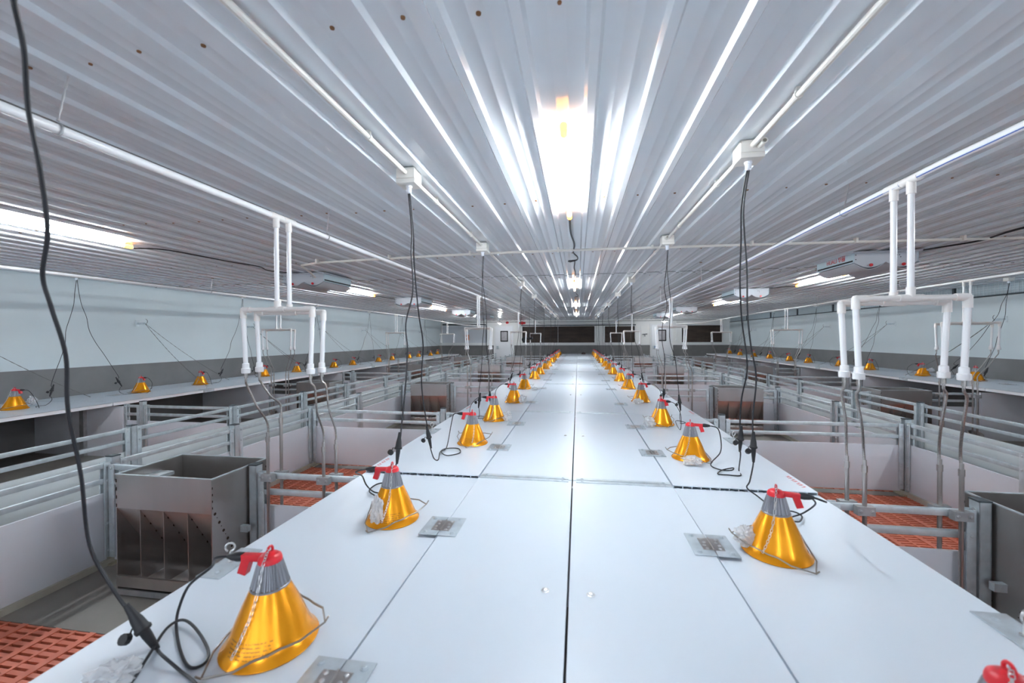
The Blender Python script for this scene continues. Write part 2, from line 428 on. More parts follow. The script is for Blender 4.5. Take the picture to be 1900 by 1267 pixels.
for i in range(len(J) - 1):
    for sd in (-1, 1):
        y0, y1 = J[i] + .004, J[i + 1] - .004; L = y1 - y0
        lab = nlab('white hinged nest cover, %s half of the central table' % SIDE[sd], (sd * .1, J[i + 1] - .05, TZ), (sd * .5, J[i + 1] - .05, TZ))
        t = thing('nest_cover', lab, 'cover', (0, y0, TZ), 0, 'nest covers of the central table')
        a, b_ = sorted((sd * .0035, sd * .4955)); MB().box(a, b_, 0, L, -.034, 0).build('fixed_panel', 'pvc_board', t)
        drop = 0; tilt = -.012 / L if i == 1 else 0
        m = MB(); a, b_ = sorted((sd * .5045, sd * 1.165))          # hollow twin-wall lid: skins and webs
        m.box(a, b_, 0, L, -.004 + drop, 0 + drop); m.box(a, b_, 0, L, -.034 + drop, -.030 + drop)
        for k in range(16):
            x = a + .002 + (b_ - a - .004) * k / 15; m.box(x - .002, x + .002, 0, L, -.030 + drop, -.004 + drop)
        lid = m.build('hinged_lid', 'pvc_board', t); lid.rotation_euler = (tilt, 0, 0)
        if i != 1 or True:
            m = MB(); mark_strokes(m, sd * 1.125, .06, sd); o = m.build('printed_mark', 'redprint', lid); o.location.z = .0002 + drop
        for hy in (.575 if i > 1 else .54, L - .60):
            hinge_part(t, sd * .5, hy, .001)
        # edge bracket with eye bolt
        ym = L / 2; m = MB(); a, b_ = sorted((sd * 1.085, sd * 1.168)); m.box(a, b_, ym - .09, ym + .09, drop + .0005, drop + .004); a, b_ = sorted((sd * 1.166, sd * 1.170)); m.box(a, b_, ym - .09, ym + .09, -.034 + drop, .004 + drop)
        for q in (-1, 1): m.bolt((sd * 1.12, ym + q * .06, .004 + drop), (0, 0, 1), .006)
        br = m.build('edge_bracket', 'plate', t); br.location.z = tilt * ym; eye_bolt(br, sd * 1.13, ym, .004 + drop)
        m = MB(); m.bolt((sd * .066, ym, 0), (0, 0, 1), .0085); m.build('fixing_bolt', 'chain', t)
        for (ya, yb) in ((.0, .028), (L - .028, L)):
            m = MB(); a, b_ = sorted((sd * .02, sd * .492)); m.box(a, b_, ya, yb, .0, .004)
            for xx in (.05, .46): m.bolt((sd * xx, (ya + yb) / 2, .004), (0, 0, 1), .0055)
            m.build('edge_strip', 'galv', t)
# supports under the central table
for i, y in enumerate(J):
    m = MB(); m.box(-1.12, 1.12, y - .015, y + .015, -.01, TZ - .036); tag(m.build('nest_partition', 'pen_board'), nlab('upright white board under a joint of the central table', (0, y, .6)), 'partition', 'boards under the central table')
m = MB(); m.bbox(.18, .36, 18.42, 18.54, TZ, TZ + .055, .02); m.tube([(.20, 18.48, TZ + .05), (.27, 18.48, TZ + .09), (.34, 18.48, TZ + .05)], .01, 6); tag(m.build('tool_case', 'weld'), 'small dark red case lying at the far end of the central table', 'case')

# ------------------------------------------------------------------ wall side covers
LJ = [-2.6, -.3, 1.9, 4.03, 6.58, 9.05, 11.5, 13.9, 16.2, 18.35]
RJ = [-2.9, -.6, 1.9, 4.1, 6.37, 9.14, 11.3, 13.5, 15.9, 18.35]
for sd, JJ, z, xe in ((-1, LJ, .65, 5.42), (1, RJ, .69, 5.38)):
    for i in range(len(JJ) - 1):
        y0, y1 = JJ[i] + .005, JJ[i + 1] - .005; L = y1 - y0
        t = thing('nest_cover', nlab('white hinged nest cover along the %s wall' % SIDE[sd], *line((sd * xe, y0, z), (sd * xe, y1, z)), *line((sd * 6.6, y0, z), (sd * 6.6, y1, z))), 'cover', (0, y0, z), 0, 'nest covers along the %s wall' % SIDE[sd])
        xm = 6.12
        a, b_ = sorted((sd * (xm + .004), sd * (HW - .012))); MB().box(a, b_, 0, L, -.034, 0).build('fixed_panel', 'pvc_board', t)
        a, b_ = sorted((sd * xe, sd * (xm - .004))); lid = MB().box(a, b_, 0, L, -.03, 0).build('hinged_lid', 'pvc_board', t)
        a, b_ = sorted((sd * (xe - .004), sd * (xe + .02))); m = MB(); m.box(a, b_, 0.0, L, .0, .003); a, b_ = sorted((sd * (xe - .004), sd * xe)); m.box(a, b_, 0, L, -.034, .003); m.build('edge_trim', 'board_edge', lid)
        for hy in (.55, L - .55): hinge_part(t, sd * xm, hy, .0005)
        ym = L / 2; m = MB(); a, b_ = sorted((sd * (xe - .006), sd * (xe + .08))); m.box(a, b_, ym - .09, ym + .09, .003, .007); a, b_ = sorted((sd * (xe - .007), sd * (xe - .0045))); m.box(a, b_, ym - .09, ym + .09, -.036, .007)
        br = m.build('edge_bracket', 'plate', t); eye_bolt(br, sd * (xe + .03), ym, .007)
    for i, y in enumerate(JJ):
        m = MB(); a, b_ = sorted((sd * 5.88, sd * 5.94)); m.box(a, b_, y + .02, y + .08, -.01, z - .036)
        tag(m.build('support_post', 'galv_dark'), nlab('dark post under the nest covers along the %s wall' % SIDE[sd], *line((sd * 5.9, y, .1), (sd * 5.9, y, z))), 'post', 'posts under the %s wall covers' % SIDE[sd])

# ------------------------------------------------------------------ fences
def make_post():                                  # U channel, origin on the floor, opening along y
    r = thing('fence_post', 'post', 'post')
    m = MB(); h = .665; w = .024; d = .024; t = .004
    m.box(-w, -w + t, -d, d, 0, h); m.box(w - t, w, -d, d, 0, h); m.box(-w, w, -t / 2, t / 2, 0, h)
    m.box(-w, w, -d, -d + t, 0, h)
    m.build('channel', 'galv', r)
    m = MB(); m.box(-w - .002, w + .002, -d - .002, d + .002, h - .001, h + .006); m.build('end_cap', 'mesh_post', r)
    m = MB()
    for z in (.62, .53, .30, .08): m.bolt((w, 0, z), (1, 0, 0), .008); m.bolt((-w, 0, z), (-1, 0, 0), .008)
    m.build('bolts', 'galv_dark', r)
    m = MB(); m.box(-.06, .06, -.06, .06, 0, .012); m.build('foot_plate', 'yellow_grey', r)
    return Proto(r)
POST = make_post()
def rails(t, L, zt, n=2, y=0, hh=.031, gap=.095, x0=0):
    for k in range(n):
        m = MB(); m.bbox(x0, x0 + L, y - .012, y + .012, zt - hh - k * gap, zt - k * gap, .004); m.build('rail', 'galv', t)
def panel(name, label, cat, group, p0, p1, zt, zb, board='pen_board', z0=.03, stile=True):
    """a fence panel from p0 to p1: two rails over a board between two flat stiles"""
    p0 = Vector((*p0, 0)); p1 = Vector((*p1, 0)); d = p1 - p0; L = d.length
    t = thing(name, label, cat, p0, math.atan2(d.y, d.x), group)
    MB().bbox(.02, L - .02, -.008, .008, z0, zb, .003).build('board', board, t)
    rails(t, L, zt)
    for x in ((0, L) if stile else ()):
        m = MB(); s = 1 if x == 0 else -1
        a, b_ = sorted((x, x + s * .036)); m.bbox(a, b_, -.02, -.0125, .05, zt + .004, .001); m.bbox(a, b_, .0125, .02, .05, zt + .004, .001)
        for z in (zt - .018, zt - .11, .26, .09):
            m.bolt(((a + b_) / 2, -.02, z), (0, -1, 0), .0075); m.bolt(((a + b_) / 2, .02, z), (0, 1, 0), .0075)
        m.build('stile', 'galv', t)
    return t
F1Y = [-2.0, -.9, .1, 1.15, 2.15, 3.08, 4.1, 5.1, 6.45, 7.65, 8.7, 9.8, 10.9, 12.0, 13.1, 14.2, 15.3, 16.35, 17.4, 18.6]
F2Y = [-2.0, -.9, .1, 1.0, 1.95, 2.93, 3.97, 5.14, 6.2, 7.6, 8.75, 9.85, 10.9, 12.0, 13.1, 14.2, 15.3, 16.35, 17.4, 18.6]
for sd in (-1, 1):
    for X, YY, zt, zb, nm, bd in ((2.88, F1Y, .635, .45, 'near', 'pen_board'), (3.74, F2Y, .65, .455, 'far', 'gate_board')):
        row = 'inner' if nm == 'near' else 'outer'
        for i, y in enumerate(YY):
            if y < -1.5: continue
            ps = POST.put((sd * X, y, 0), PI / 2, nlab('galvanised post of the %s fence along the %s alley' % (row, SIDE[sd]), *line((sd * X, y, .05), (sd * X, y, .66))), 'post', 'posts of the %s fence on the %s' % (row, SIDE[sd]))
            if i + 1 < len(YY):
                panel('pen_gate', nlab('two-railed white gate, %s fence of the %s alley' % (row, SIDE[sd]), *line((sd * X, y, .6), (sd * X, YY[i + 1], .6))), 'gate',
                      'gates of the %s fence on the %s' % (row, SIDE[sd]), (sd * X, y + .028), (sd * X, YY[i + 1] - .028), zt, zb, bd)

# ------------------------------------------------------------------ feeders
def make_feeder():
    r = thing('dry_feeder', 'feeder', 'feeder'); W = .30; D = .19; H = .655
    for s in (-1, 1):
        m = MB(); m.box(s * W - .002, s * W + .002, -D, D, .0, H)
        m.mi = 1
        for q in range(2):
            e = 1 if q else -1
            for k in range(5): m.disc((s * (W + .002), e * (D - .018 - k * .026), .47 - k * .055), (s, 0, 0), .0085, .001, 8); m.disc((s * (W + .002), e * (D - .03 - k * .026), .445 - k * .055), (s, 0, 0), .003, .001, 6)
            for k in range(4): m.box(s * W - s * .0, s * (W + .0025), e * D - e * .006, e * D - e * .001, .50 + k * .035, .512 + k * .035)
        m.build('side_panel', ['stainless', 'weld'], r)
    for e in (-1, 1):
        m = MB(); m.box(-W, W, e * D - .0015, e * D + .0015, .475, H); m.box(-W - .002, W + .002, e * D - .004, e * D + .004, H - .004, H + .003)
        m.mi = 1
        for k in range(4): m.box(-W + .001, -W + .006, e * (D + .0015), e * (D + .003), .48 + k * .045, .498 + k * .045)
        m.build('hopper_front', ['stainless', 'weld'], r)
        m = MB(); m.hexa([(-W, e * D, .478), (W, e * D, .478), (W, e * .035, .20), (-W, e * .035, .20), (-W, e * (D + .0), .482), (W, e * (D + .0), .482), (W, e * .032, .204), (-W, e * .032, .204)])
        m.build('hopper_slope', 'stainless', r)
        for k in range(3):
            x = -W + (k + 1) * 2 * W / 4; m = MB()
            m.prism([(e * (D - .002), .472), (e * (D - .004), .085), (e * .04, .085), (e * .036, .21)], x - .0015, x + .0015, 'x')
            m.mi = 1
            for q in range(4): m.disc((x - .0015, e * (D - .03 - q * .03), .43 - q * .055), (-1, 0, 0), .0085, .001, 8); m.disc((x + .0015, e * (D - .03 - q * .03), .43 - q * .055), (1, 0, 0), .0085, .001, 8)
            m.build('divider', ['stainless', 'weld'], r)
        m = MB(); P = []
        for k in range(9):
            a = PI * k / 8; P.append((e * .03 + e * (D - .03) * .5 * (1 + math.cos(a)), .10 - .065 * math.sin(a)))
        Q = [(a, b_ - .003) for a, b_ in P[::-1]]; m.prism(P + Q, -W, W, 'x'); m.box(-W, W, e * D - .006, e * D + .006, .045, .105)
        m.build('trough', 'stainless', r)
    m = MB()
    for s in (-1, 1):
        m.box(-W - .004, W + .004, s * D - .004, s * D + .004, H + .003, H + .007); m.box(s * W - .004, s * W + .004, -D, D, H + .0005, H + .0065)
    m.build('rim', 'galv', r)
    for s in (-1, 1):
        m = MB(); m.box(-W, W, s * .19 - .004, s * .19 + .004, .0, .03); m.build('base_bar', 'galv_dark', r)
        m = MB(); m.box(s * W, s * (W + .05), -.012, .012, .30, .335); m.tube([(s * (W + .015), -.013, .318), (s * (W + .015), .013, .318)], .012, 8); m.build('lug', 'galv', r)
    m = MB()
    for s in (-1, 1): m.box(s * (W - .002), s * (W - .10), -.05, .05, H - .07, H - .05)
    m.build('inner_ledge', 'galv', r)
    return Proto(r)
FEED = make_feeder()

# cross fences, feeders and drinkers
def dpost(x, y, label, group): POST.put((x, y, 0), 0, label, 'post', group)
for i, y in enumerate(FJ):
    for sd in (-1, 1):
        sidew = SIDE[sd]; zt = .622; zb = .435
        feeder = i % 2 == 0
        for area, xa, xb in (('inner', 1.19, 2.85), ('wall', 3.78, 5.33)) if y > -1.5 else ():
            grp = 'fences across the %s pens on the %s' % (area, sidew); where = '%s %s pens' % (sidew, area)
            if feeder:
                if area == 'inner': fx = {2: 2.17 if sd < 0 else 2.13, 4: 2.33 if sd < 0 else 2.30}.get(i, 2.33)
                else: fx = 4.36
                fy = y - .07 if i == 2 else y
                FEED.put((sd * fx, fy, .005), 0, nlab('stainless hopper feeder between the %s' % where, *line((sd * (fx - .3), y, .6), (sd * (fx + .3), y, .6))), 'feeder', 'hopper feeders of the %s pens on the %s' % (area, sidew))
                if area == 'inner':
                    segs = (('short', xb, fx + .305), ('long', fx - .365, xa))
                    dpost(sd * (fx - .335), y, nlab('galvanised post beside a feeder of the %s' % where, *line((sd * (fx - .335), y, .1), (sd * (fx - .335), y, .65))), 'posts beside feeders')
                else:
                    segs = (('short', xa, fx - .305), ('long', fx + .365, xb))
                    dpost(sd * (fx + .335), y, nlab('galvanised post beside a feeder of the %s' % where, *line((sd * (fx - .335), y, .1), (sd * (fx - .335), y, .65))), 'posts beside feeders')
                for kind, p, q in segs:
                    panel('pen_divider', nlab('%s railed board beside a feeder of the %s' % (kind, where), *line((sd * p, y, .6), (sd * q, y, .6))), 'fence', grp, (sd * p, y), (sd * q, y), zt, zb, 'pen_board')
            else:
                xm = 1.36 if area == 'inner' else 5.08
                big = sorted((xa, xb)); 
                lo_, hi_ = (xm + .035, xb) if area == 'inner' else (xa, xm - .035)
                panel('pen_divider', nlab('long railed white fence across the %s' % where, *line((sd * lo_, y, .6), (sd * hi_, y, .6))), 'fence', grp, (sd * lo_, y), (sd * hi_, y), zt, zb, 'pen_board')
                lo_, hi_ = (xa, xm - .035) if area == 'inner' else (xm + .035, xb)
                panel('pen_divider', nlab('short railed board at the cover edge of the %s' % where, *line((sd * lo_, y, .6), (sd * hi_, y, .6))), 'fence', grp, (sd * lo_, y), (sd * hi_, y), zt, zb, 'pen_board')
                dpost(sd * xm, y, nlab('galvanised post midway in a fence across the %s' % where, *line((sd * xm, y, .1), (sd * xm, y, .65))), 'posts in the cross fences')
        if y < -1.5: continue
        m = MB(); a, b_ = sorted((sd * 5.36, sd * (HW - .02))); m.box(a, b_, y - .012, y + .012, -.01, .60 if sd < 0 else .63)
        tag(m.build('nest_partition', 'pen_board'), nlab('upright board under the covers along the %s wall' % sidew, *line((sd * 5.4, y, .3), (sd * 6.6, y, .3))), 'partition', 'boards under the %s wall covers' % sidew)

# ------------------------------------------------------------------ water lines and drinkers
def pipe(label, pts, r, stripe=None):
    t = thing('water_pipe', label, 'pipe')
    m = MB(); m.tube(spline(pts, 6), r, 12); m.build('tube', 'pvc_pipe', t)
    if stripe:
        m = MB(); m.tube([Vector(p) + Vector((stripe[0], 0, stripe[1])) for p in spline(pts, 6)], .0022, 5); m.build('stripe', 'blue', t)['label'] = 'blue stripe'
    m = MB(); m.tube([Vector(p) + Vector((0, 0, r + .003)) for p in spline(pts, 6)], .003, 5); m.build('support_wire', 'dark_chain', t)
    return t
pipe('white water pipe hung under the ceiling over the left inner pens', [(-1.55, YB + .05, 2.05), (-1.55, 1, 2.05), (-1.55, 3, 2.05), (-1.55, 6, 2.075), (-1.55, 8, 2.085), (-1.55, 10.9, 2.07), (-1.55, 15.3, 2.02), (-1.5, 17.3, 1.99), (-1.2, 18.6, 2.0)], .0155)
pipe('white water pipe with blue stripe over the right inner pens', [(1.405, YB + .05, 2.05), (1.405, 1, 2.05), (1.405, 2.1, 2.05), (1.41, 5, 1.99), (1.42, 7, 1.965), (1.42, 9.4, 1.985), (1.42, 11, 2.0), (1.42, 15.3, 1.99), (1.4, 17.3, 1.98), (1.1, 18.6, 1.99)], .0155, (-.0118, -.0098))
pipe('white water pipe over the pens along the left wall', [(-4.95, YB + .05, 2.05), (-4.95, 3, 2.045), (-4.95, 8, 2.06), (-4.95, 12, 2.05), (-4.95, 15.2, 2.0), (-4.9, 17.5, 1.97), (-4.3, 18.9, 1.97)], .0155)
pipe('white water pipe over the pens along the right wall', [(4.95, YB + .05, 2.10), (4.95, 5.8, 2.10), (4.95, 9.7, 2.055), (4.95, 12, 2.05), (4.95, 15.2, 2.0), (4.9, 17.5, 1.97), (4.3, 18.9, 1.97)], .0155)
def hanger(x, y, z, label, grp, dy=.03, dx=0):
    t = thing('pipe_hanger', label, 'hanger', (x, y, z), 0, grp)
    m = MB(); m.tube([(.0185 * math.cos(a), 0, .0185 * math.sin(a)) for a in [k * 2 * PI / 14 for k in range(14)]], .0035, 6, True); m.build('ring_clamp', 'galv_dark', t)
    h = ZC - z - .002; n = max(3, int(h / .022)); P = [(dx * k / n, dy * k / n, .026 + (h - .026) * k / n) for k in range(n + 1)]
    m = MB(); m.tube(P, .003, 6, radii=[.0022 if k % 2 else .0046 for k in range(n + 1)]); m.build('chain', 'chain', t)
    m = MB(); m.disc((dx, dy, h), (0, 0, -1), .016, .006, 10); m.build('ceiling_anchor', 'screw', t)
for x, z, nm in ((-1.55, 2.055, 'left inner'), (1.41, 2.03, 'right inner'), (-4.95, 2.05, 'left wall'), (4.95, 2.08, 'right wall')):
    for i, yy in enumerate((1.03, 2.40, 4.9, 7.2, 9.4, 12.2)):
        zz_ = z
        if nm == 'right inner': zz_ = (2.05, 2.046, 1.992, 1.966, 1.985, 2.0)[i]
        if nm == 'left inner': zz_ = (2.05, 2.05, 2.066, 2.083, 2.08, 2.06)[i]
        if nm == 'right wall': zz_ = (2.1, 2.1, 2.1, 2.085, 2.058, 2.048)[i]
        hanger(x, yy, zz_, nlab('chain and ring hanging the %s water pipe' % nm, (x, yy, zz_)), 'hangers of the %s water pipe' % nm, .12 if nm == 'right inner' and i == 1 else .03, .1 if nm == 'right inner' and i == 1 else 0)
def drinker(label, grp, x, y, zt, hz, dl, dr, side_y, w=.205):
    """riser, header bar with two drops, hoses and steel drinker pipes; dl/dr = pipe foot (x,y,ztop)"""
    t = thing('drinker_drop', label, 'drinker', (x, y, 0), 0, grp)
    m = MB(); m.tube([(0, 0, hz), (0, 0, zt)], .0118, 12); m.build('riser', 'pvc_pipe', t)
    m = MB(); m.tube([(0, -.045, zt), (0, .045, zt)], .017, 12); m.tube([(0, 0, zt - .06), (0, 0, zt)], .016, 12); m.build('top_tee', 'fitting', t)
    m = MB(); m.tube([(-w, 0, hz), (w, 0, hz)], .0118, 12); m.build('header', 'fitting', t)
    m = MB(); m.tube([(-.045, 0, hz), (.045, 0, hz)], .0155, 12); m.tube([(0, 0, hz), (0, 0, hz + .045)], .0155, 12); m.build('header_tee', 'fitting', t)
    for s, d in ((-1, dl), (1, dr)):
        m = MB(); m.tube([(s * (w - .045), 0, hz), (s * w, 0, hz)], .0158, 12); m.tube([(s * w, 0, hz - .045), (s * w, 0, hz + .006)], .0158, 12); m.lathe([(0, .0155), (.009, .0135), (.0158, .003), (.0158, 0)], 12, Matrix.Translation((s * w, 0, hz))); m.build('elbow', 'fitting', t)
        zb = 1.25; k = -.012 * s
        m = MB(); m.tube([(s * w, 0, hz - .04), (s * w + k, 0, zb)], .0118, 12); leg = m.build('drop_pipe', 'pvc_pipe', t)
        m = MB(); m.lathe([(0, 0), (.0205, 0), (.022, .005), (.022, .026), (.0175, .029), (.0165, .052), (.0118, .056), (0, .056)], 16, Matrix.Translation((s * w + k, 0, zb - .035))); m.build('coupling', 'pvc_pipe', leg)
        fx, fy, ft = d[0] - x, d[1] - y, d[2]
        p0 = Vector((s * w + k, 0, zb - .03)); p3 = Vector((fx, fy, ft)); dz = p0.z - ft; mid = d[3] if len(d) > 3 else .5
        hs = MB(); hs.tube(spline([p0, p0 + Vector((0, 0, -.05)), p0 * (1 - mid * .3) + p3 * mid * .3 + Vector((s * .012, 0, -.02)), p0 * (1 - mid) + p3 * mid, p3 + Vector(((p0.x - fx) * .05, 0, .09)), p3], 6), .0056, 8)
        hs.tube([p0 + Vector((0, 0, .0)), p0 + Vector((0, 0, -.03))], .0085, 8); h = hs.build('hose', 'hose', t)
        m = MB(); m.tube([(fx, fy, .10), (fx, fy, ft)], .0088, 12); m.tube([(fx, fy, ft - .02), (fx, fy, ft + .01)], .0112, 6); m.tube([(fx, fy, ft + .01), (fx, fy, ft + .035)], .0075, 8)
        sp = m.build('steel_pipe', 'stainless', t)
        m = MB(); m.box(fx - .036, fx + .036, fy - .016, fy + .016, .585, .625); m.bolt((fx + .024, fy - .016, .605), (0, -1, 0), .007); m.bolt((fx - .024, fy - .016, .605), (0, -1, 0), .007); m.build('rail_clamp', 'galv_dark', sp)
        m = MB(); m.lathe([(0, -.03), (.035, -.03), (.055, .0), (.055, .025), (.049, .025), (.03, -.02), (0, -.02)], 12, Matrix.Translation((fx, fy, .10)) @ Matrix.Rotation(.6, 4, 'X')); m.build('drinking_bowl', 'stainless', sp)
def drinkers(xc, sd, ypos, zfun, nm, off=.17):
    for i, y in enumerate(ypos):
        for q, (ya, fy, tag_) in enumerate(((y - .165 if i == 0 else y - .06, y - .032, 'front'), (y - .07 if i == 0 else y + .06, y + .032, 'rear'))):
            sh = .0175 * (1 if q else -1) * (1 if sd < 0 else -1)
            zt = zfun(ya); dl = (xc - .16 + sh, fy, (.83, .925)[q] if sd < 0 else .80, .5); dr = (xc + .19 + sh if sd < 0 else xc + .275 + sh, fy, .785 if sd < 0 else .80, .5)
            if sd > 0: dl = (xc - .105 + sh, fy, .80, .5)
            if nm.endswith('wall'): dl, dr = ((xc - .22, fy, .78, .5), (xc + .06, fy, .78, .5)) if sd < 0 else ((xc - .19, fy, .78, .5), (xc + .19, fy, .78, .5))
            drinker(nlab('white pipe drinker drop over the %s pens, %s of pair' % (nm, tag_), *line((xc, ya, 1.2), (xc, ya, 2))), 'drinker drops over the %s pens' % nm, xc, ya, zt, 1.557 - .012 * q, dl, dr, sd, .205 if 'wall' not in nm else (.27 if sd < 0 else .315))
drinkers(-1.55, -1, [FJ[2], FJ[4], FJ[6], FJ[8]], lambda y: 2.05 if y < 4 else (2.075 if y < 12 else 2.02), 'left inner')
drinkers(1.405, 1, [FJ[2], FJ[4], FJ[6], FJ[8]], lambda y: 2.05 if y < 4 else (1.97 if y < 8 else 1.99), 'right inner')
drinkers(-4.95, -1, [FJ[4] - .12, FJ[6] - .2, FJ[8] - .1], lambda y: 2.055 if y < 8 else (2.055 if y < 12 else 2.0), 'left wall')
drinkers(4.95, 1, [FJ[4] - .2, FJ[6] - .2, FJ[8] - .1], lambda y: 2.095 if y < 8 else (2.055 if y < 12 else 2.0), 'right wall')

# ------------------------------------------------------------------ electrics: conduits, boxes
BOXY = {-1: [.35, 1.96, 3.57, 6.05, 7.95, 10.3, 12.9, 15.3, 17.3], 1: [.30, 1.945, 3.60, 5.93, 7.9, 10.2, 12.7, 15.2, 17.3]}
BX = {-1: -.805, 1: .772}
def make_box():
    r = thing('junction_box', 'box', 'box')                    # origin on the ceiling
    m = MB(); m.bbox(-.048, .048, -.048, .048, -.052, 0, .004); m.build('body', 'conduit', r)
    m = MB(); m.bbox(-.049, .049, -.049, .049, -.076, -.0525, .004); m.build('lid', 'conduit', r)
    m = MB(); m.lathe([(0, -.076), (.016, -.076), (.016, -.084), (.013, -.087), (.013, -.108), (.008, -.113), (0, -.113)], 12); m.build('cable_gland', 'gland', r)
    return Proto(r)
JB = make_box()
for sd in (-1, 1):
    for i, y in enumerate(BOXY[sd]):
        o = JB.put((BX[sd], y, ZC - .004), 0, nlab('ivory ceiling junction box over the %s lamp row' % SIDE[sd], (BX[sd], y, ZC - .05)), 'box', 'junction boxes over the %s lamp row' % SIDE[sd])
        if sd > 0 and i in (1, 2):
            m = MB(); dx = .027 if i == 1 else -.018; m.lathe([(0, .012), (.008, .012), (.008, .05), (.0125, .05), (.0125, 0), (0, 0)], 12, Matrix.Translation((dx, -.048, -.028)) @ Matrix.Rotation(PI / 2, 4, 'X')); m.build('open_spout', 'conduit', o)
    for i, (a, b_) in enumerate(zip([YB + .02] + BOXY[sd], BOXY[sd] + [19.2])):
        t = thing('conduit', 'ivory conduit on the ceiling over the %s lamp row, %s length' % (SIDE[sd], 'length nearest the camera,'.split(',')[0] if not i else ORD[i]), 'conduit', (0, 0, 0), 0, 'conduits over the %s lamp row' % SIDE[sd])
        t['label'] = nlab('ivory ceiling conduit length over the %s lamp row' % SIDE[sd], *line((BX[sd], a, ZC), (BX[sd], b_, ZC)))
        m = MB(); m.tube([(BX[sd], a + .0485, ZC - .028), (BX[sd], b_ - .0485, ZC - .028)], .011, 10); m.build('tube', 'conduit', t)
        n = max(1, int((b_ - a) / .8))
        for k in range(n):
            yy = a + (b_ - a) * (k + .5) / n; m = MB(); m.tube([(BX[sd], yy - .008, ZC - .028), (BX[sd], yy + .008, ZC - .028)], .0145, 10); m.box(BX[sd] - .008, BX[sd] + .008, yy - .008, yy + .008, ZC - .03, ZC - .001); m.build('clip', 'conduit', t)
t = thing('conduit', 'ivory conduit crossing the ceiling from left inlet to right side', 'conduit')
m = MB(); m.tube(spline([(-3.22, 4.68, 2.17), (-3.16, 4.5, 2.2), (-3.05, 4.2, 2.222), (-2.9, 4.08, 2.213), (-2.5, 3.98, 2.213), (-.8, 3.86, 2.213), (1, 3.90, 2.213), (3, 4.02, 2.213), (6.6, 4.3, 2.213)], 6), .0115, 8); m.build('tube', 'conduit', t)
for k in range(9):
    x = -2.7 + k * .85; y = 3.86 + .0135 * (x + .5) ** 2 * (1.6 if x < 0 else .9); m = MB(); m.box(x - .009, x + .009, y - .02, y + .02, 2.2, ZC - .001); m.build('clip', 'conduit', t)

# ------------------------------------------------------------------ LED tube lights
def make_light():
    r = thing('tube_light', 'light', 'light')                  # along y, 1.17 m, origin at ceiling
    m = MB(); m.tube([(0, -.545, -.043), (0, .545, -.043)], .014, 14); m.build('tube', 'tube', r)
    for s in (-1, 1):
        m = MB(); m.tube([(0, s * .535, -.043), (0, s * .60, -.043)], .0165, 14, radii=[.0165, .0165]); m.build('end_cap', 'cap', r)
        m = MB(); m.box(-.012, .012, s * .46 - .008, s * .46 + .008, -.030, .004); m.build('clip', 'socket', r)
    return Proto(r)
LT = make_light()
LROW = {'centre': (-.02, [-2.2, 2.17, 6.5, 10.8, 15.1]), 'left': (-3.78, [-2.0, 2.38, 6.65, 10.9, 15.2]), 'right': (3.48, [-2.0, 2.2, 6.58, 10.6, 15.0])}
for nm, (x, ys) in LROW.items():
    for i, y in enumerate(ys):
        LT.put((x, y, ZC), 0, nlab('lit white tube light with orange caps in the %s ceiling row' % nm, *line((x, y - .6, 2.2), (x, y + .6, 2.2))), 'light', 'tube lights of the %s row' % nm)
def cable(label, pts, r=.0045, name='light_cable'):
    m = MB(); m.tube(spline(pts, 5), r, 6); return tag(m.build(name, 'cable'), label, 'cable')
zc = ZC - .021
cable('black light cable zigzagging along the ceiling between the nearest centre lights', [(-.02, 2.79, ZC - .05), (-.02, 3.3, zc), (.005, 3.7, zc), (-.01, 4.0, zc - .004), (.03, 4.2, zc - .012), (.02, 4.32, zc - .02), (-.06, 4.36, zc - .02), (-.05, 4.45, zc - .012), (0, 4.5, zc), (-.01, 4.9, zc), (.0, 5.3, zc), (-.02, 5.88, ZC - .05)], .007)
cable('black light cable between the second and third centre lights', [(-.02, 7.12, ZC - .05), (0, 7.8, zc), (.04, 8.2, zc - .015), (-.03, 8.4, zc - .012), (-.01, 9.2, zc), (-.02, 10.18, ZC - .05)], .007)
cable('black light cable from nearest left tube light to the nearest left inlet', [(-3.78, 3.0, ZC - .05), (-3.72, 3.2, zc), (-3.66, 3.5, zc), (-3.62, 3.85, zc), (-3.55, 4.15, zc), (-3.56, 4.3, zc - .02), (-3.5, 4.62, zc)], .006)
cable('black light cable along the ceiling from second left light to second left inlet', [(-3.78, 7.28, ZC - .05), (-3.8, 7.7, zc), (-3.72, 8.1, zc)], .006)
cable('black cable on the ceiling from right edge to the nearest right inlet', [(3.42, 2.82, ZC - .05), (3.45, 3.3, zc), (3.42, 3.8, zc), (3.47, 4.15, zc - .006), (3.36, 4.4, zc - .004), (3.3, 4.62, zc)], .008)
cable('black cable on the ceiling between the nearest and second right inlets', [(3.48, 7.2, ZC - .05), (3.46, 7.45, zc), (3.2, 7.75, zc)], .006)

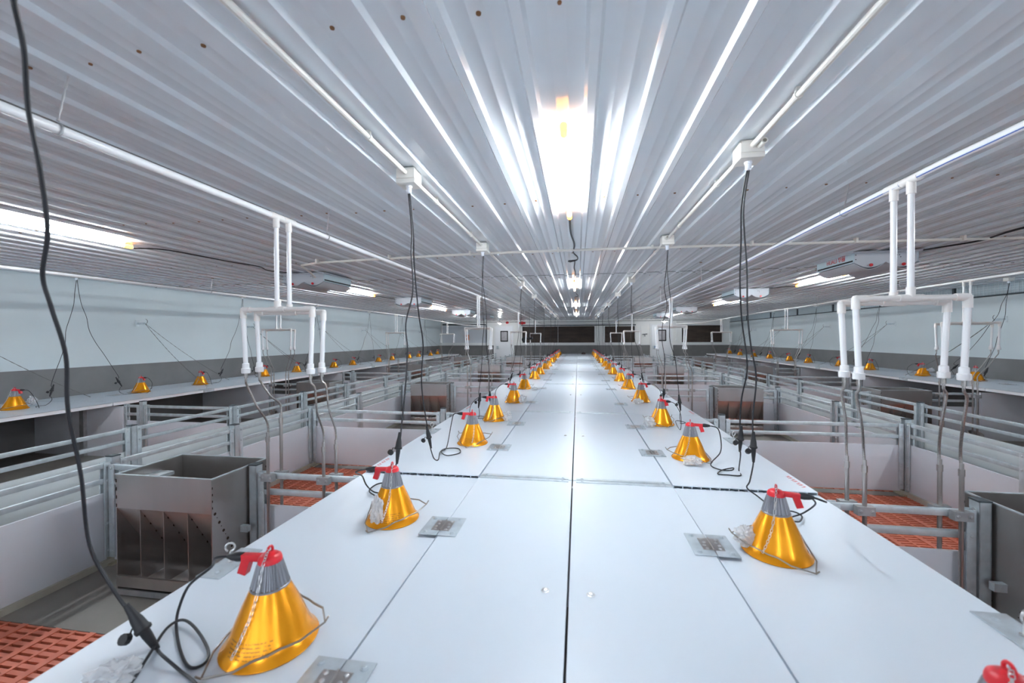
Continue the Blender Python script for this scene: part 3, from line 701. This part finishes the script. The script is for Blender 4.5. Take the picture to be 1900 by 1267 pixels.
# ------------------------------------------------------------------ ceiling air inlets
def make_inlet():
    r = thing('air_inlet', 'inlet', 'air inlet')
    m = MB(); m.box(-.30, .30, -.34, .34, -.012, 0); m.build('top_plate', 'inlet_end', r)
    P = [(-.275, -.012), (.275, -.012), (.275, -.105)]
    for k in range(9):
        a = k / 8; P.append((.275 - .27 * a, -.105 - .052 * math.sin(PI * a)))
    for k in range(1, 9):
        a = k / 8; P.append((.0 - .275 * a, -.105 - .052 * math.sin(PI * a)))
    m = MB(); m.prism(P, -.31, .31); m.mi = 0; m.build('housing', 'inlet_end', r)
    for s in (-1, 1):
        m = MB(); m.box(s * .275, s * .281, -.315, .315, -.075, -.008); m.box(s * .277, s * .279, -.315, .315, -.10, -.075)
        m.hexa([(s * .277, -.315, -.105), (s * .30, -.315, -.115), (s * .30, .315, -.115), (s * .277, .315, -.105), (s * .277, -.315, -.10), (s * .303, -.315, -.111), (s * .303, .315, -.111), (s * .277, .315, -.10)]); m.build('side_fascia', 'inlet', r)
        m = MB(); m.box(s * .2805, s * .2825, -.30, .30, -.094, -.080); m.build('slot', 'dark', r)
        A = [(s * .02 + s * .26 * k / 8, -.118 - .055 * math.sin(PI * k / 8)) for k in range(9)]
        m = MB(); m.prism(A + [(a, b_ - .004) for a, b_ in A[::-1]], -.325, .325); m.build('deflector_flap', 'inlet_end', r)
        m = MB(); q = Matrix.Translation((s * .14, -.325, -.135)) @ Matrix.Rotation(PI / 2, 4, 'X'); m.lathe([(0, .018), (.014, .018), (.016, .008), (.012, 0), (0, 0)], 10, q); m.build('knob', 'red', r)
    m = MB()
    for xx, zz2 in ((-.26, -.03), (-.26, -.075), (.1, -.04), (.12, -.04), (.13, -.06)): m.disc((xx, -.311, zz2), (0, -1, 0), .005, .002, 6)
    m.build('screws', 'dark', r)
    return Proto(r)
INL = make_inlet(); first_right = None
for sd, x, ys in ((-1, -3.40, [5.02, 8.25, 12.1, 14.9]), (1, 3.01, [4.86, 8.0, 12.3, 15.2])):
    for i, y in enumerate(ys):
        o = INL.put((x, y, ZC - .016), 0, 'pale ceiling air inlet box in the %s row, %s' % (SIDE[sd], nth(i)) if not (sd > 0 and i == 0) else 'pale ceiling air inlet box with red lettering on its side', 'air inlet', 'air inlets of the %s row' % SIDE[sd] if not (sd > 0 and i == 0) else None)
        if sd > 0 and i == 0: first_right = o
fc = bpy.data.curves.new('lettering', 'FONT'); fc.body = 'HUALI \u534e\u4e3d'; fc.size = .062; fc.align_x = 'CENTER'; fc.align_y = 'CENTER'; fc.extrude = .0008
fo = bpy.data.objects.new('lettering_tmp', fc); COL.objects.link(fo); bpy.context.view_layer.update()
me = bpy.data.meshes.new_from_object(fo.evaluated_get(bpy.context.evaluated_depsgraph_get())); bpy.data.objects.remove(fo); me.materials.clear(); me.materials.append(MT['red'])
lo = link('lettering', me, first_right); lo.location = (-.2825, -.03, -.042); lo.rotation_euler = (PI / 2, 0, -PI / 2)

# ------------------------------------------------------------------ heat lamps
def make_lamp():
    r = thing('heat_lamp', 'lamp', 'lamp')
    pr = [(.1085, .0015), (.1095, .004), (.107, .0075), (.101, .013), (.093, .027), (.084, .047), (.073, .076), (.061, .104), (.0445, .140)]
    inn = [(a - .002, b_) for a, b_ in pr[::-1]]
    m = MB(); m.lathe(pr + inn + [pr[0]], 48); sh = m.build('shade', 'gold', r)
    m = MB(); m.lathe([(.0435, .135), (.0445, .139), (.0445, .1445), (.043, .1455)], 48)
    m.lathe([(.0435, .1455), (.0365, .172), (.0295, .197), (.0265, .203), (0, .2035)], 96, None, (24, .0032)); m.build('ribbed_holder', 'fin', r)
    m = MB(); m.lathe([(.0275, .200), (.0275, .206), (.025, .214), (.018, .2195), (.008, .2215), (0, .2215)], 24); cp = m.build('cap', 'red', r)
    m = MB(); m.tube([(0, .010 * math.cos(a), .2265 + .0105 * math.sin(a)) for a in [k * 2 * PI / 16 for k in range(16)]], .0032, 6, True); m.build('hanging_ring', 'red', cp)
    m = MB(); m.bbox(.015, .072, -.009, .009, .2005, .2165, .003)
    m.hexa([(.048, -.008, .2), (.066, -.008, .2), (.066, .008, .2), (.048, .008, .2), (.044, -.008, .212), (.068, -.008, .212), (.068, .008, .212), (.044, .008, .212)])
    m.hexa([(.060, -.0095, .166), (.080, -.0095, .172), (.080, .0095, .172), (.060, .0095, .166), (.046, -.0095, .206), (.068, -.0095, .206), (.068, .0095, .206), (.046, .0095, .206)]); m.build('cable_arm', 'red', r)
    m = MB(); q = Matrix.Translation((.070, 0, .2085)) @ Matrix.Rotation(PI / 2, 4, 'Y'); m.lathe([(0, 0), (.0105, 0), (.0115, .012), (.0095, .026), (.0055, .040), (0, .041)], 12, q); m.build('plug_boot', 'black', r)
    # rounded triangular wire guard hugging the cone, its corners sticking out
    P = []
    for k in range(3):
        a0 = -PI / 2 - .35 + k * 2 * PI / 3; z0 = (.006, .052, .05)[k]; z1 = (.052, .05, .006)[k]; R0 = (.148, .140, .140)[k]
        P.append((R0 * math.cos(a0), R0 * math.sin(a0), z0))
        for u, rr in ((.22, .118), (.36, .1005), (.5, .098), (.64, .1005), (.78, .118)):
            a = a0 + u * 2 * PI / 3; z = z0 + (z1 - z0) * u; P.append((rr * math.cos(a), rr * math.sin(a), max(z, .026 if .3 < u < .7 else .008)))
    m = MB(); m.tube(P, .0026, 6, True)
    for k in (0, 6, 12): p = Vector(P[k]); m.tube([p, p * 1.07 + Vector((0, 0, .012))], .0024, 6)
    m.build('wire_guard', 'wire', r)
    # thin chain from the ring down the cone
    m = MB(); a = -PI / 2 - .15
    prf = [(.006, .234), (.018, .224), (.030, .2035), (.047, .147), (.064, .104), (.076, .078), (.087, .052), (.098, .028)]
    pts = spline([(q * math.cos(a - .5 * i / 7) * 1.04, q * math.sin(a - .5 * i / 7) * 1.04, z) for i, (q, z) in enumerate(prf)], 3)
    for i in range(len(pts) - 1):
        p, q = pts[i], pts[i + 1]; d = q - p; n = d.orthogonal().normalized() if i % 2 else d.cross(d.orthogonal()).normalized()
        m.tube([p - d * .15 + n * .0, p + d * .1 + n * .0032, p + d * .9 + n * .0032, q + d * .15, p + d * .9 - n * .0032, p + d * .1 - n * .0032], .0009, 4, True)
    m.build('chain', 'chain', r)
    return Proto(r)
LAMP = make_lamp()
lamps = {}
LC = [(-.729, .907), (-.742, 1.614), (-.714, 2.83), (-.726, 3.66), (-.706, 4.70), (-.745, 5.95), (-.755, 7.42), (-.74, 8.37), (-.737, 9.74), (-.735, 10.75), (-.745, 12.4), (-.74, 13.3), (-.755, 15.0), (-.75, 15.9), (-.76, 17.2), (-.77, 18.1)]
RC = [(.70, .755), (.716, 1.56), (.714, 2.665), (.731, 3.66), (.749, 4.92), (.752, 6.13), (.745, 7.21), (.728, 8.51), (.744, 9.79), (.724, 10.78), (.712, 12.25), (.715, 13.3), (.715, 14.7), (.70, 15.93), (.70, 17.2), (.702, 18.3)]
LW = [(-6.03, 3.53), (-6.13, 4.915), (-6.14, 5.86), (-6.20, 7.32), (-6.25, 8.35), (-6.25, 9.78), (-6.28, 10.73), (-6.29, 12.28), (-6.28, 13.23), (-6.22, 14.52), (-6.28, 15.59), (-6.2, 16.72), (-6.38, 18.1)]
RW = [at(px, py, 'z', .69)[:2] for px, py in ((1810, 706), (1712, 697), (1614, 686), (1559, 679), (1500, 673), (1465, 669.5), (1428, 665), (1399, 661.8), (1373, 659), (1354, 656.3))]
def orient(key, i):
    r_ = random.Random(hash((key, i)) % 9999 if False else i * 31 + len(key)); j = r_.uniform(-.35, .35)
    base = {'LC': PI + .1, 'RC': -.1, 'LW': -.15, 'RW': PI - .2 if i % 2 else .5}[key]
    if key in ('LC', 'RC') and i < 5: j = (.0, .05, -.1, .1, -.1)[i] if key == 'LC' else (0, -.15, -.15, -.9, -.2)[i]
    return base + j
# the prototype's wire corner should face the camera for every heading, so rotate only the arm parts per lamp through the root heading
spec = (('LC', LC, TZ, 'in the left central row', 'lamps in the left row on the central table'), ('RC', RC, TZ, 'in the right central row', 'lamps in the right row on the central table'),
        ('LW', LW, .65, 'along the left wall', 'lamps on the left wall covers'), ('RW', RW, .69, 'along the right wall', 'lamps on the right wall covers'))
for key, pts, z, where, grp in spec:
    for i, (x, y) in enumerate(pts):
        dz = -.012 * (y - J[1]) / (J[2] - J[1]) if key in ('LC', 'RC') and J[1] < y < J[2] else 0
        rz = orient(key, i)
        o = LAMP.put((x, y, z + dz), rz, nlab('golden red-capped heat lamp ' + where, (x, y, z + .1), (x, y, z + .22), (x, y, z + .237)), 'lamp', grp)
        lamps[key, i] = (Vector((x, y, z + dz)), rz)
        # wire guard and chain face the room's camera end whatever way the arm points
        for ch in kids(o) if o.name == LAMP.root.name else [c for c in o.children]:
            if ch.name.startswith('wire_guard') or ch.name.startswith('chain'): ch.rotation_euler = (0, 0, -rz + (0 if ch.name.startswith('wire') else (.55 if key[0] == 'L' else -.9)) + (.12 if key[0] == 'L' else .75) + (i % 3 - 1) * .2)

# ------------------------------------------------------------------ lamp cords
def lerp(a, b, t): return a + (b - a) * t
def plug(t, p, d):                                 # in-line plug with hanging dust cap
    q = Vector(d).to_track_quat('Z', 'Y').to_matrix().to_4x4(); q.translation = p
    m = MB(); m.lathe([(0, -.07), (.0055, -.07), (.0085, -.04), (.0105, -.015), (.0105, -.004), (.0165, -.003), (.0175, .004), (.0145, .009), (.0125, .03), (.0085, .05), (.006, .075), (0, .075)], 12, q); o = m.build('plug_connector', 'black', t)
    m = MB(); c = p + Vector((-.03, -.012, -.018)); m.tube([p + Vector((-.012, 0, .0)), p + Vector((-.024, -.006, .004)), c], .0022, 5); m.lathe([(0, 0), (.0125, 0), (.0125, .014), (0, .014)], 10, Matrix.Translation(c) @ Matrix.Rotation(1.0, 4, 'X')); m.build('dust_cap', 'black', o)
def boot(key, i):
    p, rz = lamps[key, i]; d = Vector((math.cos(rz), math.sin(rz), 0)); return p + d * .109 + Vector((0, 0, .2085)), d
def cord(key, i, up_pts, conn, lo_pts, label, grp, r=.0036, pd=None):
    t = thing('lamp_cord', label, 'cord', conn, 0, grp); off = Vector(conn)
    U = [Vector(p) - off for p in up_pts]; Lw = [Vector(p) - off for p in lo_pts]
    d = (U[-2] - U[-1]).normalized() if pd is None else Vector(pd)
    m = MB(); m.tube(spline(U + [d * .05], 7), r, 7); m.build('hanging_cable', 'cable', t)
    plug(t, Vector((0, 0, 0)), d)
    m = MB(); m.tube(spline([-d * .06] + Lw, 7), r * .92, 7); m.build('lamp_lead', 'cable', t)
    return t
A_ = lambda px, py, z: at(px, py, 'z', z)
auto_r = random.Random(3)
def auto_cord(key, i, top, label, grp, zt, out):
    """cord from the ceiling box straight down with small waves, plug near the cover, loop on the cover, up to the lamp arm"""
    bp, d = boot(key, i); p = lamps[key, i][0]; R = auto_r
    side = Vector((out, 0, 0)); dirY = 1 if p.y > top.y else -1
    cx = p.x + out * R.uniform(.13, .2) if key in ('LC', 'RC') else p.x + R.uniform(-.05, .05)
    cy = lerp(top.y, p.y, .55) if abs(p.y - top.y) > .25 else top.y + .12 * dirY
    cz = zt + R.uniform(.13, .2)
    conn = Vector((cx, cy, cz)); up = []
    for k in range(9):
        t_ = k / 8; w = math.sin(t_ * PI)
        up.append(Vector((lerp(top.x, cx, t_ ** 2) + R.uniform(-.014, .014) * w + .006 * math.cos(k * 2), lerp(top.y, cy, t_ ** 1.6) + R.uniform(-.014, .014) * w, lerp(top.z, cz + .07, t_))))
    g = zt + .005
    m1 = Vector((cx + out * .02, cy + .06 * dirY, g)); l0 = Vector((lerp(cx, p.x, .3) + out * .05, lerp(cy, p.y, .5), g))
    e = bp + d * .05 + Vector((0, 0, -.012)); f_ = bp + d * .11 + Vector((0, 0, -.09)); gg = Vector((bp.x + d.x * .09, bp.y + d.y * .09 - dirY * .05, g))
    lo = [Vector((cx, cy, g + .05)), m1, l0]
    if i % 2: lo += [l0 + Vector((.05, .04 * dirY, 0)), l0 + Vector((.02, .09 * dirY, .004)), l0 + Vector((-.03, .05 * dirY, .008))]
    lo += [gg, f_, e, bp]
    cord(key, i, up, conn, lo, label, grp, .003)
done = set()
def boxes_top(sd, k, q): return Vector((BX[sd] + (.004 if q else -.004), BOXY[sd][k], ZC - .115))
# hand laid cords nearest the camera
bp, d = boot('LC', 0)
W_ = lambda px, py, y: at(px, py, 'y', y)
up = [(BX[-1], .35, ZC - .115), W_(22, -60, .50), W_(25, 0, .51), W_(44, 90, .54), W_(52, 200, .57), W_(75, 320, .60), W_(88, 430, .63), W_(79, 510, .655), W_(95, 570, .67), W_(122, 660, .70), W_(126, 760, .725), W_(150, 880, .755), W_(166, 1010, .785), W_(205, 1085, .805), W_(240, 1135, .82)]
cord('LC', 0, up, W_(266, 1168, .83), [A_(300, 1215, .664), A_(335, 1245, .651), A_(362, 1268, .651), A_(372, 1300, .651), A_(330, 1345, .651), A_(265, 1335, .651), A_(232, 1290, .651), A_(255, 1250, .651), A_(283, 1205, .654), A_(310, 1165, .657), A_(338, 1150, .659), A_(362, 1165, .657), A_(386, 1205, .651), A_(380, 1230, .651), A_(352, 1238, .651), A_(334, 1205, .651), A_(327, 1160, .652), A_(333, 1125, .69), A_(352, 1085, .75), A_(392, 1052, .80), bp + d * .035 + Vector((0, 0, -.006)), bp],
     'thick black lamp cord crossing the left foreground down to the nearest lamp', 'cords of the left lamp row', .0038)
bp, d = boot('LC', 1); B = lambda px, py, y: at(px, py, 'y', y)
cord('LC', 1, [boxes_top(-1, 1, 0), B(764, 430, 1.95), B(763, 470, 1.93), B(766, 540, 1.90), B(753, 600, 1.88), B(756, 650, 1.86), B(752, 720, 1.84), B(745, 790, 1.82), B(743, 812, 1.81)], B(739, 832, 1.80), [B(735, 862, 1.78), B(728, 900, 1.72), A_(715, 925, .651), A_(690, 916, .651), A_(686, 908, .651), A_(700, 898, .651), A_(716, 897, .654), A_(715, 912, .654), A_(695, 913, .654), A_(680, 900, .665), A_(672, 883, .72), bp + d * .045 + Vector((0, .0, -.012)), bp],
     'black cord of the second lamp in the left row, dropping behind its red cap', 'cords of the left lamp row')
bp, d = boot('LC', 2)
cord('LC', 2, [boxes_top(-1, 1, 1), B(767, 430, 2.0), B(768, 480, 2.05), B(773, 545, 2.12), B(778, 590, 2.17), B(785, 640, 2.24), B(782, 710, 2.32), B(790, 775, 2.4), B(793, 790, 2.41)], B(796, 812, 2.42), [B(799, 832, 2.43), A_(805, 850, .655), A_(813, 853, .655), A_(817, 838, .655), A_(828, 832, .655), A_(850, 832, .655), A_(853, 840, .655), A_(830, 845, .659), A_(819, 838, .662), A_(829, 829, .68), bp + d * .05 + Vector((0, 0, -.09)), bp + d * .03 + Vector((0, 0, -.01)), bp],
     'black cord of the third lamp in the left row, looped flat on the table', 'cords of the left lamp row')
bp, d = boot('RC', 1)
cord('RC', 1, [boxes_top(1, 1, 1), B(1380, 380, 1.97), B(1381, 430, 1.99), B(1386, 500, 2.01), B(1387, 580, 2.03), B(1393, 640, 2.05), B(1403, 700, 2.07), B(1397, 770, 2.08), B(1397, 805, 2.08)], B(1398, 830, 2.08), [B(1397, 865, 2.08), A_(1391, 893, .72), A_(1386, 905, .68), A_(1405, 920, .655), A_(1425, 935, .654), A_(1450, 945, .651), A_(1475, 950, .651), A_(1488, 958, .651), A_(1482, 968, .651), A_(1462, 962, .657), A_(1490, 952, .66), A_(1513, 935, .72), A_(1505, 922, .78), bp + d * .035 + Vector((0, 0, -.01)), bp],
     'black cord of the second lamp in the right row, passing behind it to its plug', 'cords of the right lamp row')
bp, d = boot('RC', 2)
cord('RC', 2, [boxes_top(1, 1, 0), B(1376, 380, 2.0), B(1375, 450, 2.05), B(1373, 520, 2.1), B(1376, 590, 2.15), B(1384, 650, 2.2), B(1386, 690, 2.23), B(1376, 740, 2.27), B(1373, 790, 2.3)], B(1374, 815, 2.3), [B(1374, 845, 2.3), A_(1371, 872, .655), A_(1374, 882, .655), A_(1350, 881, .655), A_(1332, 879, .655), A_(1340, 872, .657), A_(1360, 868, .66), A_(1358, 872, .655), A_(1340, 872, .655), A_(1322, 866, .66), A_(1320, 858, .67), A_(1336, 840, .70), A_(1338, 820, .75), bp + d * .045 + Vector((0, 0, -.015)), bp],
     'black cord of the third lamp in the right row, looped beside the fence', 'cords of the right lamp row')
done |= {('LC', 0), ('LC', 1), ('LC', 2), ('RC', 1), ('RC', 2)}
boxmap = [0, 1, 1, 2, 2, 3, 3, 4, 4, 5, 5, 6, 6, 7, 7, 8]
for key, pts, z, where, grp in spec:
    for i in range(len(pts)):
        if (key, i) in done: continue
        if key in ('LC', 'RC'):
            sd = -1 if key == 'LC' else 1; top = boxes_top(sd, boxmap[i], i % 2); out = sd; zt = TZ + (-.018 if lamps[key, i][0].y < J[2] else 0)
        else:
            sd = -1 if key == 'LW' else 1
            k = (i + 1) // 2 if key == 'LW' else i // 2
            ky = ([4.22, 4.22, 6.8, 6.8, 9.0, 9.0, 11.55, 11.55, 13.9, 13.9, 16.1, 16.1, 18.2] if key == 'LW' else [7.0, 7.0 + .02, 9.55, 9.57, 11.85, 11.87, 14.2, 14.22, 16.6, 16.62])[i]
            top = Vector((sd * 6.2 + (.006 if i % 2 else -.006), ky, ZC - .09)); out = -sd * .5; zt = z
        auto_cord(key, i, top, 'black cord hanging to the %s heat lamp %s' % (ORD[i], where), 'cords of ' + grp, zt, out)
# small ceiling sockets for the wall cords
for sd, ys in ((-1, (4.22, 6.8, 9.0, 11.55, 13.9, 16.1, 18.2)), (1, (7.01, 9.56, 11.86, 14.21, 16.61))):
    for i, y in enumerate(ys):
        t = thing('junction_box', nlab('small ivory ceiling box over the %s wall lamps' % SIDE[sd], (sd * 6.2, y, ZC)), 'box', (sd * 6.2, y, ZC - .003), 0, 'boxes over the %s wall lamps' % SIDE[sd])
        MB().bbox(-.04, .04, -.04, .04, -.06, 0, .004).build('body', 'conduit', t)
        MB().lathe([(0, -.06), (.014, -.06), (.014, -.085), (.008, -.09), (0, -.09)], 10).build('cable_gland', 'gland', t)

# ------------------------------------------------------------------ clear bags left on or beside lamps
def bag(p, s, label, seed):
    R = random.Random(seed); t = bmesh.new(); bmesh.ops.create_icosphere(t, subdivisions=4, radius=1)
    from mathutils import noise
    for v in t.verts:
        n = v.co.normalized(); k = 1 + .55 * noise.noise(n * 2.2 + Vector((seed, 0, 0))) + .3 * noise.noise(n * 6 + Vector((0, seed, 0)))
        v.co = Vector((n.x * k * s[0], n.y * k * s[1], max(-.92 * s[2], n.z * k * s[2])))
    m = MB(); m.join(t); o = m.build('plastic_bag', 'bag'); o.location = p
    tag(o, label, 'bag', 'small clear parts bags')
    m = MB(); m.tube([(-s[0] * .4, 0, 0), (0, s[1] * .3, s[2] * .3), (s[0] * .3, -s[1] * .2, -.1 * s[2]), (s[0] * .5, 0, .2 * s[2])], .003, 5); m.build('spare_chain', 'chain', o)
bag(A_(212, 1262, .645) + Vector((0, 0, .012)), (.045, .04, .02), 'crumpled clear parts bag lying at the lower left table edge', 1)
bag(A_(706, 968, .655) + Vector((.0, -.03, .055)), (.024, .022, .05), 'clear parts bag leaning on second lamp of the left row', 2)
bag(A_(1392, 1012, .655) + Vector((-.01, .0, .03)), (.04, .032, .034), 'clear parts bag against the second lamp of the right row', 3)
bag(A_(1287, 862, .655) + Vector((-.01, -.0, .024)), (.045, .03, .026), 'clear parts bag in front of the third lamp of the right row', 4)
bag(A_(1204, 790, .655) + Vector((0, -.03, .035)), (.04, .03, .04), 'clear parts bag left of the fourth lamp of the right row', 5)
bag(A_(939, 779, .655) + Vector((.02, -.02, .035)), (.035, .03, .04), 'clear parts bag right of the fourth lamp of the left row', 6)
bag(A_(962, 748, .655) + Vector((.05, -.02, .05)), (.038, .03, .045), 'clear parts bag on the fifth lamp of the left row', 7)
bag(A_(1187, 749, .655) + Vector((-.02, -.02, .03)), (.045, .03, .03), 'clear parts bag in front of the fifth lamp of the right row', 8)
bag(A_(983, 723, .655) + Vector((.08, -.02, .02)), (.055, .04, .022), 'clear parts bag beside the sixth lamp of the left row', 9)
bag(A_(48, 752, .66) + Vector((.06, .02, .05)), (.04, .03, .05), 'clear parts bag on the nearest lamp along the left wall', 10)
bag(Vector((RW[1][0] + .05, RW[1][1] - .1, .80)), (.05, .03, .03), 'clear parts bag on the second lamp along the right wall', 11)

# ------------------------------------------------------------------ wall hooks with lid chains
def bead(m, a, b_, sag=.0, r=.003):
    a, b_ = Vector(a), Vector(b_); n = max(6, int((b_ - a).length / .035)); P = []
    for k in range(n + 1):
        t_ = k / n; p = a.lerp(b_, t_); p.z -= sag * 4 * t_ * (1 - t_); P.append(p)
    m.tube(P, r, 5, radii=[r * (.7 if k % 2 else 1.3) for k in range(n + 1)])
for sd, ys, z, JJ, xe in ((-1, [3.2, 5.33, 7.45, 9.8, 11.97, 14.3, 16.7], .65, LJ, 5.42), (1, [5.4, 7.62, 9.91, 12.19, 14.5, 16.8], .69, RJ, 5.38)):
    for i, y in enumerate(ys):
        t = thing('chain_hook', nlab('steel hook with two thin chains on the %s wall' % SIDE[sd], (sd * 6.6, y, 1.65)), 'hook', (sd * HW, y, 1.65), 0, 'chain hooks on the %s wall' % SIDE[sd])
        m = MB(); a, b_ = sorted((0, -sd * .15)); m.box(a, b_, -.004, .004, -.014, .014); m.box(-sd * .004, 0, -.03, .03, -.05, .05); m.build('bracket', 'galv', t)
        m = MB(); m.tube([(-sd * .15 + .0, .03 * math.cos(a), .03 + .035 * math.sin(a)) for a in [-1.6 + k * .3 for k in range(11)]], .0035, 6); m.build('hook', 'dark_chain', t)
        mids = [(JJ[k] + JJ[k + 1]) / 2 for k in range(len(JJ) - 1)]
        e = min(mids, key=lambda v: abs(v - y - .4))
        m = MB(); bead(m, (-sd * .15, 0, -.01), (-sd * (HW - xe - .03), e - y, z + .055 - 1.65), .06); m.build('lid_chain', 'dark_chain', t)
        m = MB(); bead(m, (-sd * .15, .005, -.01), (-sd * .50, 1.15, z + .012 - 1.65), .05); m.build('lid_chain', 'dark_chain', t)

# ------------------------------------------------------------------ far wall fittings
t = thing('control_box', 'orange electrical box in the grey recess, far left corner', 'box', (-5.40, YF + .18, 1.42)); MB().bbox(-.09, .09, -.06, .02, -.14, .14, .01).build('body', 'orange', t); MB().box(-.04, .04, -.065, -.06, -.03, .03).build('label_plate', 'trim', t)
for sx_, nm in ((-3.42, 'left far door'), (3.62, 'right far door')):
    t = thing('hanging_bulb', 'small lit bulb under an added light-blocking dish near the %s' % nm, 'light', (sx_, 18.0, 2.03)); MB().lathe([(0, -.035), (.022, -.028), (.034, 0), (.022, .028), (0, .03)], 14).build('bulb', 'bulb', t); MB().lathe([(.125, .02), (.12, .03), (.03, .055), (.0, .058), (0, .054), (.03, .050), (.118, .025), (.125, .02)], 20).build('added_light_shield', 'socket', t); MB().tube([(0, 0, .055), (0, 0, ZC - 2.03)], .006, 6).build('cord', 'cable', t)  # dish added over the bulb to keep its light off the ceiling
t = thing('roof_lamp', 'small red lamp above the left far door', 'lamp', (-3.35, YF - .03, 2.13)); MB().lathe([(0, 0), (.05, 0), (.06, .03), (.03, .05), (0, .05)], 12, Matrix.Rotation(PI / 2, 4, 'X')).build('lens', 'red', t); MB().box(-.07, .07, 0, .02, -.04, .04).build('base', 'red', t)
t = thing('warning_light', 'larger red lamp high on the far wall beside left window', 'lamp', (-2.62, YF - .03, 2.10)); MB().lathe([(0, 0), (.07, 0), (.08, .04), (.04, .07), (0, .07)], 12, Matrix.Rotation(PI / 2, 4, 'X')).build('lens', 'red', t); MB().box(-.16, .16, 0, .02, -.05, .05).build('base', 'red', t)
t = thing('valve_cluster', 'black valve fittings hanging on cords by the third left drinker', 'valve', (-1.40, 12.1, 1.36))
m = MB(); m.tube([(-.12, 0, .06), (-.03, 0, 0), (.1, 0, .03)], .035, 10); m.tube([(0, 0, -.09), (0, 0, .18)], .025, 10); m.build('valve_body', 'black', t)
m = MB(); m.lathe([(0, -.03), (.07, -.03), (.075, .02), (0, .03)], 12, Matrix.Translation((-.15, 0, -.02)) @ Matrix.Rotation(PI / 2, 4, 'X')); m.build('hand_wheel', 'black', t)
m = MB(); m.tube([(0, 0, .17), (.01, 0, .45), (0, 0, ZC - 1.37)], .006, 6); m.build('cord', 'cable', t)
t = thing('power_socket', 'white socket with conduit on the far wall right of windows', 'socket', (4.45, YF - .02, 1.28)); MB().bbox(-.05, .05, -.03, .012, -.05, .05, .006).build('plate', 'trim', t); MB().tube([(0, 0, .05), (0, 0, .9)], .015, 8).build('conduit', 'trim', t)
t = thing('tap', 'small tap fitting on the far wall left of right door', 'tap', (3.05, YF - .02, 1.52)); m = MB(); m.tube([(-.1, 0, 0), (.12, 0, .02)], .02, 8); m.tube([(0, 0, 0), (0, -.1, -.03), (0, -.1, -.1)], .02, 8); m.build('body', 'fin', t); MB().tube([(-.1, 0, 0), (-.16, 0, .1), (-.16, 0, .4)], .012, 8).build('pipe', 'trim', t)
t = thing('switch_box', 'blue grey switch box on the right far door', 'switch', (3.5, YF - .055, .93)); MB().bbox(-.055, .055, -.03, .008, -.08, .08, .008).build('body', 'mesh_back', t); MB().box(-.03, .03, -.034, -.03, -.03, .03).build('toggle', 'blue', t)
for i, (x, z, nm) in enumerate(((-3.0, 1.66, 'blue label plate beside the left far door'),)):
    tag(MB().box(x - .06, x + .06, YF - .055, YF - .04, z - .03, z + .03).build('label_plate', 'blue'), nm, 'plate')
cable('thin black cable strung across the far end under the ceiling', [(-6.5, YF - .12, 2.18), (-3, YF - .12, 2.15), (0, YF - .12, 2.13), (3, YF - .12, 2.14), (6.5, YF - .12, 2.16)], .008, 'thin_cable')
m = MB(); m.tube([(-1.2, 18.6, 2.0), (-.5, 18.9, 2.06), (0, 19.0, 2.07), (.6, 18.9, 2.05), (1.1, 18.6, 1.99)], .012, 8); tag(m.build('link_pipe', 'pvc_pipe'), 'thin white pipe joining the two inner water pipes at far end', 'pipe')

# ------------------------------------------------------------------ world, exposure
w = bpy.data.worlds.new('world'); S.world = w; w.use_nodes = True
bgn = w.node_tree.nodes['Background']; bgn.inputs[0].default_value = (.8, .88, 1, 1); bgn.inputs[1].default_value = .9
vs = S.view_settings; S.display_settings.display_device = 'sRGB'
vs.view_transform = 'Standard'; vs.look = 'None'; vs.gamma = 1; vs.exposure = 2.5; vs.use_curve_mapping = False
S.cycles.use_denoising = True; S.cycles.max_bounces = 16; S.cycles.diffuse_bounces = 12; S.cycles.glossy_bounces = 4; S.cycles.transmission_bounces = 6
S.cycles.sample_clamp_indirect = 6.0; S.cycles.caustics_reflective = False; S.cycles.caustics_refractive = False
